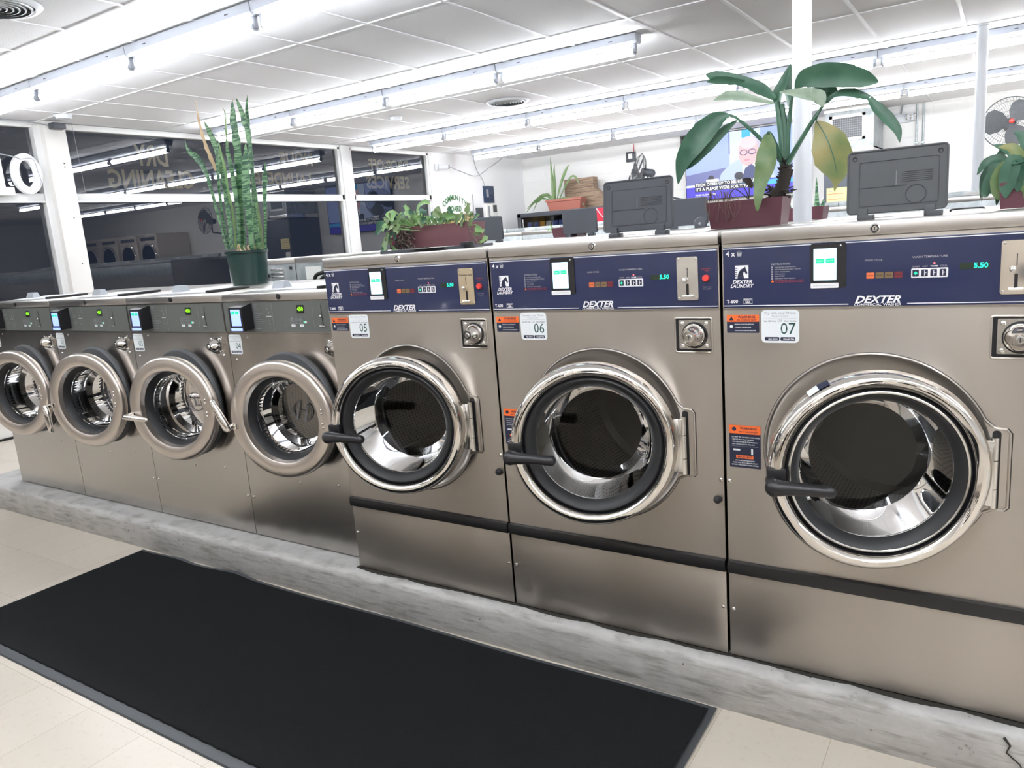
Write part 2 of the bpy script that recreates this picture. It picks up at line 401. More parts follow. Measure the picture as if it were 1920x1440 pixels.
# plinth (house-keeping curb) with a worn, chipped edge
b = MB()
NX = 260; x0, x1 = -3.3, 4.6
rows = [(-.045, FZ), (-.055, FZ+.045), (-.057, -.03), (-.054, -.012), (-.044, -.002), (-.02, 0), (.3, 0), (2.6, 0), (2.6, FZ)]
vs = []
r2 = random.Random(3); chips = [(r2.uniform(x0, x1), r2.uniform(.01, .05), r2.uniform(.003, .012)) for _ in range(70)]
for i in range(NX+1):
    xx = x0+(x1-x0)*i/NX
    for j, (yy, zz) in enumerate(rows):
        d = 0
        if 2 <= j <= 4: d = sum(h*max(0, 1-abs(xx-c)/w) for c, w, h in chips)+.0015*r2.random()
        if j < 2: yy += .002*r2.random()
        vs.append((xx, yy+d*.7, zz-d*.6 if j > 2 else zz))
k = len(rows); b.add(vs, [(i*k+j, (i+1)*k+j, (i+1)*k+j+1, i*k+j+1) for i in range(NX) for j in range(k-1)], PLINTHM)
b.box(x0-.001, x0, -.045, 2.6, FZ, 0, PLINTHM)
# grime line where the machines meet the curb and the crack at the right
vs = []; n_ = 420
for i in range(n_+1):
    xx = -.01+4.6*i/n_; w_ = .007+.014*abs(math.sin(i*.13)*math.sin(i*.037+1))+r2.uniform(0, .003); vs += [(xx, -w_, .0006), (xx, .01, .0008)]
b.add(vs, [(2*i, 2*i+2, 2*i+3, 2*i+1) for i in range(n_)], GRIME)
for i in range(90): xx = r2.uniform(-.02, 4); yy = -r2.uniform(.006, .03); q = r2.uniform(.0006, .002); b.box(xx, xx+q*2, yy, yy+q, .0002, .001, GRIME)
for i in range(34): xx = r2.uniform(-3.2, 3.5); zz = -r2.uniform(.03, .14); q = r2.uniform(.0006, .0018); b.box(xx, xx+q*2, -.0595, -.05, zz, zz+q, GRIME)
b.tube([(2.20, -.0585, -.012), (2.213, -.0585, -.03), (2.206, -.059, -.05), (2.235, -.058, -.075), (2.243, -.057, -.10), (2.262, -.054, -.13), (2.268, -.05, -.15)], [.004, .0025, .002, .002, .0015, .0015, .001], GRIME, 5)
struct('curb_platform', b, ang=60)

# ------------------------------------------------------------------ floor mat
def mk_mat():
    t = thing('floor_mat', 'long black entrance mat lying on the beige floor along the grey curb', 'mat', (0, 0, FZ))
    pts = []
    XA, XB, YA, YBk = -1.462, 1.492, -.928, -.062
    e = MB(); nx = 120; vs = []
    r3 = random.Random(5)
    def back(xx):   # wavy far edge riding up the curb at the left
        return YBk+.006*math.exp(-((xx+1.1)/.35)**2)*math.sin(xx*14)+.004*math.sin(xx*6)
    def lift(xx): return .002+.013*math.exp(-((xx+.72)/.10)**2)+.007*math.exp(-((xx+1.12)/.10)**2)
    for i in range(nx+1):
        xx = XA+(XB-XA)*i/nx; yb = back(xx); l = lift(xx)
        vs += [(xx, YA, .001), (xx, YA+.004, .006), (xx, YA+.034, .009), (xx, YA+.05, .003), (xx, (YA+YBk)/2, .003), (xx, yb-.10, .006+l*.2), (xx, yb-.02, .008+l*.7), (xx, yb-.002, .008+l), (xx, yb, .003+l)]
    e.add(vs, [(i*9+j, (i+1)*9+j, (i+1)*9+j+1, i*9+j+1) for i in range(nx) for j in range(8)], MATE)
    e.quad((XA, YA, .001), (XA, YA+.034, .009), (XA, YBk-.02, .009), (XA, YBk, .001), MATE); e.build('rubber_border', t)
    c = MB(); vs = []
    for i in range(nx+1):
        xx = XA+.02+(XB-XA-.04)*i/nx; yb = back(xx); l = lift(xx); w = .0015*math.sin(i*2.3)+.001*r3.random()
        vs += [(xx, YA+.036+w, .0085), (xx, YA+.040+w, .0135), (xx, (YA+YBk)/2, .014), (xx, yb-.10, .0135+l*.3), (xx, yb-.022, .013+l*.7)]
    c.add(vs, [(i*5+j, (i+1)*5+j, (i+1)*5+j+1, i*5+j+1) for i in range(nx) for j in range(4)], MATM)
    c.build('pile', t)
mk_mat()

# ------------------------------------------------------------------ front load washers
def screw(mb, x, y, z, r=.005, m=BRIGHT): mb.lathe([(r, y), (r, y-.002), (r*.6, y-.004), (0, y-.0045)], x, z, m, 10)
def sticker_num(mb, x0, x1, z0, z1, num, y):
    mb.rrect(x0, x1, z0, z1, .011, y-.0008, y, STICK); yy = y-.0012; w = x1-x0; h = z1-z0; c = (x0+x1)/2
    text(mb, 'Pay with your Phone', .0095*w/.096, (c, yy, z1-.10*h), GREYP)
    text(mb, 'fast, easy and secure', .005*w/.096, (c, yy, z1-.19*h), GREYP)
    mb.box(x0+.05*w, x1-.05*w, yy, yy+.0003, z1-.265*h, z1-.26*h, GREYP)
    text(mb, 'Scan QR Code', .0052*w/.096, (c-.27*w, yy, z1-.34*h), NAVYL, bold=.01)
    text(mb, 'Enter Number', .0052*w/.096, (c+.28*w, yy, z1-.34*h), NAVYL, bold=.01)
    text(mb, 'OR', .0088*w/.096, (c, yy, z1-.335*h), GREYP)
    text(mb, num, .043*w/.096, (c+.21*w, yy, z1-.585*h), TEAL, sx=.92)
    for k in (0, 1): 
        a = x0+.09*w+k*.42*w; mb.rrect(a, a+.39*w, z0+.065*h, z0+.175*h, .002, yy, yy+.0003, NAVYL, 2)
        text(mb, ('App Store', 'Google Play')[k], .0058*w/.096, (a+.22*w, yy-.0003, z0+.118*h), STICK, bold=.02)
def warn(mb, x0, x1, z0, z1, y, big):
    mb.rrect(x0, x1, z0, z1, .002, y-.0006, y, NAVYL, 2); yy = y-.001; w = x1-x0; h = z1-z0; ho = .019 if not big else .024
    mb.rrect(x0, x1, z1-ho, z1, .002, yy, yy+.0003, ORANGE, 2); yt = yy-.0003
    text(mb, 'WARNING', .0095, (x0+.62*w, yt, z1-.36*ho), NAVYL, bold=.03)
    text(mb, 'RISK OF SERIOUS INJURY', .0048, (x0+.62*w, yt, z1-.76*ho), NAVYL, bold=.02)
    if not big: mb.prism([(x0+.006, z1-ho+.004), (x0+.019, z1-ho+.004), (x0+.0125, z1-.004)], yt, yt+.0002, NAVYL)
    else: mb.lathe([(0, yt), (.006, yt)], x0+.014, z1-.011, NAVYL, 12)
    if not big:
        for i, s_ in enumerate(('NEVER ALLOW CHILDREN TO:', '- OPERATE THE MACHINE', '- PLAY IN OR AROUND MACHINE')):
            text(mb, s_, .0042, (x0+.021, yy, z0+.023-.0085*i), STICK, align='LEFT', bold=.02, sx=.9)
        mb.lathe([(0, yy), (.0045, yy)], x0+.012, z0+.017, STICK, 8)
    else:
        for i, s_ in enumerate(('DO NOT TRY TO OPEN DOOR WHEN:', '-THE DRUM IS STILL TURNING', '-YOU SEE WATER IN THE WINDOW', '-ANY CYCLE LIGHT IS STILL ON')):
            text(mb, s_, .0044, (x0+.007, yy, z1-.034-.0068*i), STICK, align='LEFT', bold=.02)
        mb.box(x0+.006, x1-.006, yy, yy+.0002, z1-.0605, z1-.060, GREYP)
        mb.rrect(x0+.010, x0+.030, z1-.073, z1-.068, .002, yy, yy+.0002, STICK, 3); mb.rrect(x0+.060, x0+.065, z1-.083, z1-.065, .002, yy, yy+.0002, STICK, 3)
        mb.rrect(x0+.018, x0+.066, z0+.027, z0+.036, .002, yy, yy+.0002, ORANGE, 2); text(mb, 'IMPORTANT', .0072, (x0+.042, yy-.0003, z0+.0315), NAVYL, bold=.02)
        for i, s_ in enumerate(('IF POWER IS INTERRUPTED', 'THERE WILL BE A 3 MINUTE DELAY', 'BEFORE THE DOOR CAN BE OPENED')):
            text(mb, s_, .0044, (x0+w/2, yy, z0+.0205-.0062*i), STICK, bold=.02)
def coin_plate(t, x, z0, z1, y, m, words):
    p = MB(); p.rrect(x-.030, x+.030, z0, z1, .005, y-.003, y, m)
    for sx in (-.024, .024):
        for zz in (z0+.006, z1-.006): screw(p, x+sx, y-.003, zz, .003)
    if words: text(p, 'Quarters Only', .009, (x, y-.0034, z1-.022), BLACK, bold=.01)
    zc = (z0+z1)/2
    p.box(x-.001, x+.001, y-.0036, y-.003, zc+.004, zc+.030, BLACK); p.box(x-.004, x+.003, y-.0036, y-.003, zc-.045, zc-.014, BLACK)
    o = p.build('coin_slot', t); o['label'] = 'brass coloured coin plate lettered Quarters Only' if words else 'steel coin plate'
    q = MB(); q.ball((x-.007, y-.010, zc-.004), .007, BRIGHT); q.tube([(x-.014, y-.009, zc-.048), (x+.014, y-.009, zc-.048)], .003, BRIGHT); q.build('return_lever', o)
def lock(t, x, z, y, small):
    r_ = .042 if small else .051
    p = MB(); x0, x1, z0, z1 = x-r_-.002, x+r_+.002, z-r_*.95, z+r_*.95
    if not small:
        p.tube([(a, y-.001, c) for a, c in rr(x0, x1, z0, z1, .006, 4)], .0028, STEEL, 6, closed=True)
        p.rrect(x0, x1, z0, z1, .006, y-.001, y, BLACK); p.rrect(x0+.012, x1-.002, z0+.010, z1-.006, .003, y-.004, y-.001, BRIGHT)
    else: p.rrect(x0, x1, z0, z1, .003, y-.003, y, BRIGHT)
    for sx in (-.033, .035):
        for sz in (-.03, .033): screw(p, x+sx*(.8 if small else 1)+.003, y-.004, z+sz*(.85 if small else 1), .0055)
    o = p.build('coin_box_plate', t)
    q = MB(); q.lathe([(.037, y-.0045), (.037, y-.006), (.033, y-.0065)], x+.005, z, BLACK, 32)
    q.lathe([(.033, y-.0062), (.030, y-.018), (.021, y-.032), (.015, y-.040), (.0145, y-.043), (0, y-.043)], x+.003, z, CHROME, 32)
    q.lathe([(.009, y-.0434), (.007, y-.0455), (0, y-.0455)], x+.003, z, BRIGHT, 16); q.box(x+.002, x+.004, y-.046, y-.045, z-.005, z+.005, BLACK)
    q.build('lock_cylinder', o)

W = .756
def make_big(num, xc, label):
    t = thing('washing_machine', label, 'washing machine', (xc, 0, 0), 0, 'large blue panel washing machines')
    h = .374; ZC, RO = .652, .225
    c = MB(); holed(c, -h, h, .303, 1.0285, 0, ZC, .262, 0, STEEL); c.build('front_panel', t, smooth=False); c = MB()
    c.lathe([(.262, 0), (.258, .006), (.235, .016), (.214, .020), (.205, .024), (.205, .05)], 0, ZC, STEEL, 72, ms=[STEEL, STEEL, STEEL, BLACK, BLACK])
    c.box(-h, -h+.004, 0.0005, .93, 0.004, 1.2, STEEL); c.box(h-.004, h, .0005, .93, .004, 1.2, STEEL); c.box(-h, h, .925, .93, .004, 1.2, GALV); c.box(-h, h, .01, .93, .004, .01, GALV)
    c.box(-h, h, .003, .02, 1.0285, 1.205, STEEL); c.build('cabinet', t)
    l = MB(); l.box(-h, h, -.0005, .012, .004, .30, STEEL, .002); l.build('lower_panel', t)
    s = MB(); s.add([(x, y, z) for x in (-h, h) for y, z in ((-.001, .306), (-.012, .303), (-.014, .282), (-.010, .268), (-.001, .267))], [(0, 1, 6, 5), (1, 2, 7, 6), (2, 3, 8, 7), (3, 4, 9, 8), (0, 5, 9, 4), (4, 3, 2, 1, 0), (5, 6, 7, 8, 9)], BLACK)
    s.build('trim_strip', t)
    # embossed surround of the door with the hinge bump
    pts = []
    A0 = math.asin(.115/.266)
    for i in range(61):
        a = A0+(2*PI-2*A0)*i/60; pts.append((.266*math.cos(a), 0, ZC-.002+.266*math.sin(a)))
    for x_, z_ in ((.250, -.110), (.262, -.104), (.284, -.104), (.292, -.096), (.292, .084), (.284, .094), (.262, .096), (.250, .105)): pts.append((x_, 0, ZC-.002+z_))
    d = MB(); d.tube([(p[0], -.0005, p[2]) for p in pts], .0035, STEEL, 8, closed=True); d.tube([(p[0]*1.012, 0, ZC+(p[2]-ZC)*1.012) for p in pts], .0016, BLACK, 6, closed=True)
    d.rrect(.256, .274, ZC-.107, ZC+.088, .008, -.0012, 0, BLACK); d.build('door_surround', t)
    # door
    r = MB(); r.lathe([(.212, .004), (.236, -.002), (.2445, -.012), (.247, -.026), (.2465, -.038), (.2425, -.052), (.2355, -.0625), (.228, -.067), (.219, -.067), (.2115, -.061), (.2085, -.055), (.207, -.050), (.2065, -.046)], 0, ZC, CHROME, 96,
                ms=[BLACK, CHROME, CHROME, CHROME, CHROME, CHROME, CHROME, CHROME, CHROME, CHROME, BLACK, BLACK])
    door = r.build('door', t)
    g = MB(); g.lathe([(.2065, -.046), (.200, -.053), (.1975, -.054), (.1945, -.053), (.182, -.040), (.173, -.026), (.171, -.02)], 0, ZC, RUBBER, 80, ms=[RUBBER, BRIGHT, BRIGHT, RUBBER, RUBBER, RUBBER] if num == 7 else None); g.build('gasket', door)
    g = MB(); g.lathe([(.172, -.024), (.1705, -.016), (.164, .05), (.152, .11), (.130, .13), (0, .136)], 0, ZC, DGLASS, 64); g.build('glass', door)
    g = MB(); g.lathe([(.212, .004), (.178, .006), (.174, .002), (.171, -.02)], 0, ZC, BRIGHT, 64); g.build('inner_frame', door)
    hh = MB(); px_, pz_ = -.236, ZC-.018; y0 = -.100
    hh.box(px_-.014, px_+.030, -.070, -.040, pz_-.014, pz_+.034, BLACK, .005); hh.tube([(px_, -.05, pz_), (px_, y0, pz_-.002)], [.017, .0175], BLACK, 16)
    P = smoothpath([(px_, y0-.002, pz_-.002), (px_+.036, y0-.004, pz_-.003), (px_+.08, y0-.006, pz_-.006), (px_+.122, y0-.006, pz_-.010)], 4)
    hh.tube(P, [.022]*3+[.0195]*2+[.0175]*3+[.0165]*4+[.016], BLACK, 18, flat=.9); hh.ball(P[0], .022, BLACK, 18, 10); hh.ball(P[-1], .016, BLACK, 14, 10)
    hh.build('handle', door)
    if num == 7:
        lb = MB(); P_ = []
        for a in (2.02, 2.13, 2.24):
            for r_, y_ in ((.2475, -.020), (.2475, -.040), (.2425, -.0535)): P_.append((r_*math.cos(a)*1.004, y_-.001, ZC+r_*math.sin(a)*1.004))
        lb.add(P_, [(0, 1, 4, 3), (1, 2, 5, 4)], NAVYL); lb.add(P_, [(3, 4, 7, 6), (4, 5, 8, 7)], STICK); lb.build('door_sticker', door)
    swing(door, .268, -.004, 19)
    hg = MB()
    for a, bq in ((-.098, -.052), (-.050, .018), (.020, .074)): hg.tube([(.262, -.012, ZC+a), (.262, -.012, ZC+bq)], .0085, BRIGHT, 16)
    hg.box(.222, .262, -.022, -.010, ZC-.092, ZC+.068, BRIGHT, .002); hg.build('hinge', t)
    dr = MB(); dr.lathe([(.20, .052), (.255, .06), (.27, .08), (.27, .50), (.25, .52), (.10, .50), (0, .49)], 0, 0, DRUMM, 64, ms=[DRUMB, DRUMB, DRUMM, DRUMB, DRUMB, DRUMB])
    for k in range(3):
        a = .5+k*2*PI/3+num*.7; ca, sa = math.cos(a), math.sin(a)
        vs = []
        for yy in (.085, .49):
            for rr_, off in ((.27, -.05), (.215, -.012), (.215, .012), (.27, .05)): vs.append((rr_*ca-off*sa, yy, rr_*sa+off*ca))
        dr.add(vs, [(0, 1, 5, 4), (1, 2, 6, 5), (2, 3, 7, 6), (0, 3, 2, 1)], DRUMM)
    dr.build('drum', t, (0, 0, ZC))
    tub = MB(); tub.lathe([(RO-.02, .05), (.20, .055)], 0, ZC, RUBBER, 48); tub.build('tub_seal', t)
    # control panel
    p = MB(); y = -.001
    p.box(-h, h, y, .004, 1.0325, 1.2045, STEEL, .001); p.box(-h+.004, h-.004, y-.003, y, 1.035, 1.196, BLUE, .001); yy = y-.0034
    p.box(-h+.004, h-.004, yy, yy+.0003, 1.1905, 1.1925, WHITE)
    p.box(-h+.004, -.058, yy, yy+.0003, 1.0395, 1.0415, WHITE); p.box(.072, h-.004, yy, yy+.0003, 1.0395, 1.0415, WHITE)
    text(p, '4 x', .019, (-.350, yy, 1.1775), WHITE, bold=.015)
    p.prism([(-.333, 1.181), (-.319, 1.181), (-.321, 1.171), (-.331, 1.171)], yy, yy+.0003, GREYP); p.tube([(-.332, yy, 1.181), (-.326, yy, 1.186), (-.320, yy, 1.181)], .0008, GREYP, 4)
    # crest: horse head in a square
    p.box(-.338, -.303, yy, yy+.0003, 1.113, 1.147, WHITE)
    p.prism([(-.332, 1.113), (-.331, 1.122), (-.328, 1.130), (-.322, 1.137), (-.314, 1.141), (-.311, 1.144), (-.3105, 1.140), (-.3085, 1.136), (-.3055, 1.127), (-.307, 1.124), (-.310, 1.125), (-.313, 1.130), (-.316, 1.130), (-.317, 1.124), (-.314, 1.113)], yy-.0004, yy-.0001, NAVYL)
    for i in range(5): p.box(-.3375, -.3345+.0008*i, yy-.0004, yy-.0001, 1.117+.0055*i, 1.1195+.0055*i, NAVYL)
    text(p, 'DEXTER', .0135, (-.320, yy, 1.1035), WHITE, bold=.025, shear=.3, sx=1.05); text(p, 'LAUNDRY', .0128, (-.322, yy, 1.0925), WHITE, bold=.025, shear=.3)
    text(p, 'T-600', .0125, (-.347, yy, 1.0515), WHITE, bold=.02)
    p.tube([(a, yy, c) for a, c in ((-.317, 1.046), (-.294, 1.046), (-.294, 1.058), (-.317, 1.058))], .0007, WHITE, 4, closed=True)
    text(p, 'MADE IN', .0045, (-.3055, yy, 1.0552), WHITE, bold=.02); text(p, 'USA', .007, (-.3055, yy, 1.0497), WHITE, bold=.04)
    text(p, 'INSTRUCTIONS', .0068, (-.244, yy, 1.146), GREYP, align='LEFT', bold=.01)
    for i, s_ in enumerate(('Load laundry and shut door', 'Add detergent and fabric softener', 'Select temperature', 'Add payment', 'Press START', 'Add bleach when displayed')):
        text(p, s_, .0047, (-.2355, yy, 1.1385-.0058*i), GREYP, align='LEFT', bold=.01); p.box(-.244, -.2405, yy, yy+.0003, 1.1365-.0058*i, 1.1405-.0058*i, GREYP)
    p.prism([(-.245, 1.100), (-.2375, 1.100), (-.24125, 1.1065)], yy, yy+.0003, ORANGE)
    for k in (0, 1): text(p, 'Do not open door until cycle is complete', .0042, (-.2345, yy, 1.1045-.0042*k), REDP, align='LEFT')
    text(p, 'DEXTER', .0245, (.006, yy-.0006, 1.0505), WHITE, bold=.03, shear=.35, sx=1.12)
    text(p, 'COMMERCIAL WASHER', .0088, (.007, yy, 1.0385), WHITE, bold=.01, sx=1.12)
    text(p, 'WASH CYCLE', .0063, (-.003, yy, 1.146), GREYP, bold=.01); text(p, 'WASH TEMPERATURE', .0065, (.117, yy, 1.149), GREYP, bold=.01, sx=1.15)
    for i, s_ in enumerate(('START', 'HOT', 'WARM', 'COLD')): text(p, s_, .0052, (.089+.0187*i, yy, 1.1265), GREYP if i != 2 else WHITE, bold=.01)
    text(p, 'EMERGENCY', .0046, (.340, yy, 1.142), REDP); text(p, 'STOP', .0046, (.340, yy, 1.1365), REDP)
    text(p, 'Push to stop', .0046, (.341, yy, 1.093), GREYP); text(p, 'the machine', .0046, (.341, yy, 1.088), GREYP)
    cp = p.build('control_panel', t, smooth=False)
    rd = MB(); rd.rrect(-.147, -.064, 1.083, 1.193, .005, yy-.002, yy, BLACK); rd.rrect(-.1465, -.081, 1.0822, 1.0945, .002, yy-.0026, yy-.002, SCREENB if False else WHITE)
    text(rd, 'please use an approved card', .0045, (-.114, yy-.003, 1.0885), GREYP); rd.ball((-.0765, yy-.002, 1.186), .002, WHITE, 8, 5)
    ro = rd.build('card_reader', t)
    sc = MB(); sc.rrect(-.1395, -.086, 1.1015, 1.180, .001, yy-.0026, yy-.002, SCREEN, 1)
    for a, w_ in ((-.1345, 'English'), (-.111, 'Spanish')): sc.rrect(a, a+.0205, 1.144, 1.1555, .0015, yy-.0031, yy-.0026, SGREEN, 2); text(sc, w_, .0052, (a+.01, yy-.0034, 1.15), WHITE)
    text(sc, 'Choose language', .005, (-.1128, yy-.003, 1.174), GREYP); sc.build('reader_screen', ro, smooth=False)
    kb = MB()
    for i, m_ in enumerate((BTN_O, BTN_B, BTN_B, BTN_R)):
        a = -.018+.0203*i; kb.rrect(a, a+.0175, 1.102, 1.1165, .001, yy-.0006, yy, m_, 1)
        text(kb, ('WASH', 'RINSE', 'FINAL', 'DONE')[i], .0048, (a+.0088, yy-.0009, 1.109), BLACK, bold=.02)
    kb.build('cycle_lights', cp, smooth=False)
    tb = MB(); tb.rrect(.079, .155, 1.1005, 1.1225, .002, yy-.0006, yy, WHITE, 2)
    for i in range(4):
        a = .0815+.0187*i; tb.rrect(a, a+.0135, 1.1035, 1.1195, .001, yy-.0012, yy-.0006, NAVYL, 1)
        if i == 0: tb.prism([(a+.0067, 1.107), (a+.011, 1.1115), (a+.0067, 1.116), (a+.0025, 1.1115)], yy-.0016, yy-.0012, SGREEN)
        else: tb.box(a+.006, a+.0075, yy-.0016, yy-.0012, 1.1055, 1.1175, WHITE); tb.box(a+.0075, a+.0105, yy-.0016, yy-.0012, 1.111, 1.1125, WHITE)
    tb.lathe([(0, yy-.001), (.0022, yy-.001)], .1265, 1.1335, LEDR, 10); tb.build('temperature_buttons', cp, smooth=False)
    dp = MB(); dp.box(.178, .236, yy-.0004, yy, 1.117, 1.131, DISPD); text(dp, '5.50', .0165, (.219, yy-.0009, 1.1243), LEDG, bold=.015); dp.build('price_display', cp, smooth=False)
    rb = MB(); rb.lathe([(.0095, yy), (.0095, yy-.006), (.008, yy-.009), (0, yy-.010)], .339, 1.117, RED, 24); rb.build('stop_button', cp)
    coin_plate(t, .287, 1.058, 1.177, yy, GOLD if num == 5 else CHROME if num == 7 else BRIGHT, num == 5)
    lock(t, .297, .960, 0, False)
    wm = MB(); warn(wm, -.364, -.278, .967, 1.016, -.0002, False); wm.build('warning_sticker', t, smooth=False)
    if num != 5: wm = MB(); warn(wm, -.364, -.278, .587, .709, -.0002, True); wm.build('warning_sticker', t, smooth=False)
    st = MB(); sticker_num(st, -.272, -.176, .941, 1.028, '%02d' % num, -.0002); o = st.build('payment_sticker', t, smooth=False); o['label'] = 'white payment sticker numbered %02d' % num
    for sx, sz in ((-.366, .545), (.366, .545), (-.362, .153), (.364, .153)): q = MB(); screw(q, sx, -.0005, sz, .0055); q.build('screw', t)
    q = MB(); q.lathe([(.010, 0), (.012, -.006), (.010, -.014), (.006, -.018), (0, -.019)], .356, .486, RUBBER, 20); q.build('door_bumper', t)
    ld = MB(); ld.box(-h, h, -.006, .93, 1.2055, 1.2386, STEELTOP, .004)
    ld.box(-h+.03, -h+.35, .55, .85, 1.2386, 1.241, BRIGHT); top = ld.build('top_lid', t)
    q = MB(); q.lathe([(.0115, -.006), (.0115, -.009), (.009, -.011), (.007, -.0105), (.006, -.013), (0, -.013)], 0, 1.2215, BRIGHT, 24, ms=[BRIGHT, BRIGHT, BLACK, BRIGHT, BRIGHT]); q.box(-.001, .001, -.0136, -.013, 1.2175, 1.2255, BLACK); q.build('latch', top)
    return t
def soap_flap(t, xs, y, z, w, hgt, tilt, m, detail=True):    # raised soap hatch
    b = MB(); c, s_ = math.cos(tilt), math.sin(tilt)
    def P(u, v, d): return (xs+u, y+v*s_+d*c, z+v*c-d*s_)
    poly = rr(-w/2, w/2, .018, hgt, .010, 5); n = len(poly)
    vs = [P(u, v, -.005) for u, v in poly]+[P(u, v, .007) for u, v in poly]
    b.add(vs, [tuple(range(n)), tuple(range(2*n-1, n-1, -1))]+[(i, i+n, (i+1) % n+n, (i+1) % n) for i in range(n)], m)
    b.tube([P(u, v, -.005) for u, v in poly], .003, m, 6, closed=True)
    if detail:
        b.tube([P(u, v, -.006) for u, v in rr(-w*.38, w*.42, .036, hgt-.028, .006, 3)], .0011, CHAR, 5, closed=True)
        b.tube([P(w*.2+.024*math.cos(a), .060+.024*math.sin(a), -.006) for a in [2*PI*i/28 for i in range(28)]], .0011, CHAR, 5, closed=True)
        b.tube([P(-w*.38, .085, -.006), P(w*.1, .085, -.006)], .0010, CHAR, 5); b.tube([P(0, .087, -.006), P(0, .124, -.006)], .0010, GREYP, 5)
        for u in (-w*.43, w*.43): b.tube([P(u+.005*math.cos(a), hgt-.017+.005*math.sin(a), -.006) for a in [2*PI*i/12 for i in range(12)]], .0013, BLACK, 5, closed=True)
        for i in range(6): b.tube([P(.012, .094+.005*i, -.0055), P(w*.36, .094+.005*i, -.0055)], .0005, BLACK, 4)
    o = b.build('soap_hatch', t)
    for u in (-w*.34, w*.34):
        q = MB(); q.box(xs+u-.013, xs+u+.013, y-.012, y+.008, z-.001, z+.030, m, .002); q.box(xs+u-.004, xs+u+.032, y-.045, y-.005, z-.001, z+.013, m, .002)
        q.build('hinge', o)
    return o
w5 = make_big(5, W/2, 'large steel washing machine with navy panel and sticker 05, beside the small washers')
w6 = make_big(6, W*1.5, 'large steel washing machine with navy panel and sticker 06, middle of three')
w7 = make_big(7, W*2.5, 'large steel washing machine with navy panel and sticker 07, nearest the camera')
o = soap_flap(w6, .012, .30, 1.2386, .236, .178, .10, CHAR); o = soap_flap(w7, .008, .30, 1.2386, .240, .182, .06, DGREY)
b = MB(); b.rrect(-.15, .15, .10, .42, .01, -.0055, .0055, CHAR); me = b.build('soap_hatch', w5, (0, 0, 0))
me.rotation_euler = (-PI/2, 0, 0); me.location = (-.03, .0, 1.2446)
b = MB(); b.box(-.02, .16, .06, .12, 1.2502, 1.2512, PAPER); b.box(.0, .06, .07, .10, 1.2512, 1.254, BLACK); b.build('hatch_card', w5)
b = MB(); b.box(.10, .14, .23, .27, 1.2386, 1.262, BLACK, .003); b.build('hinge', w5)

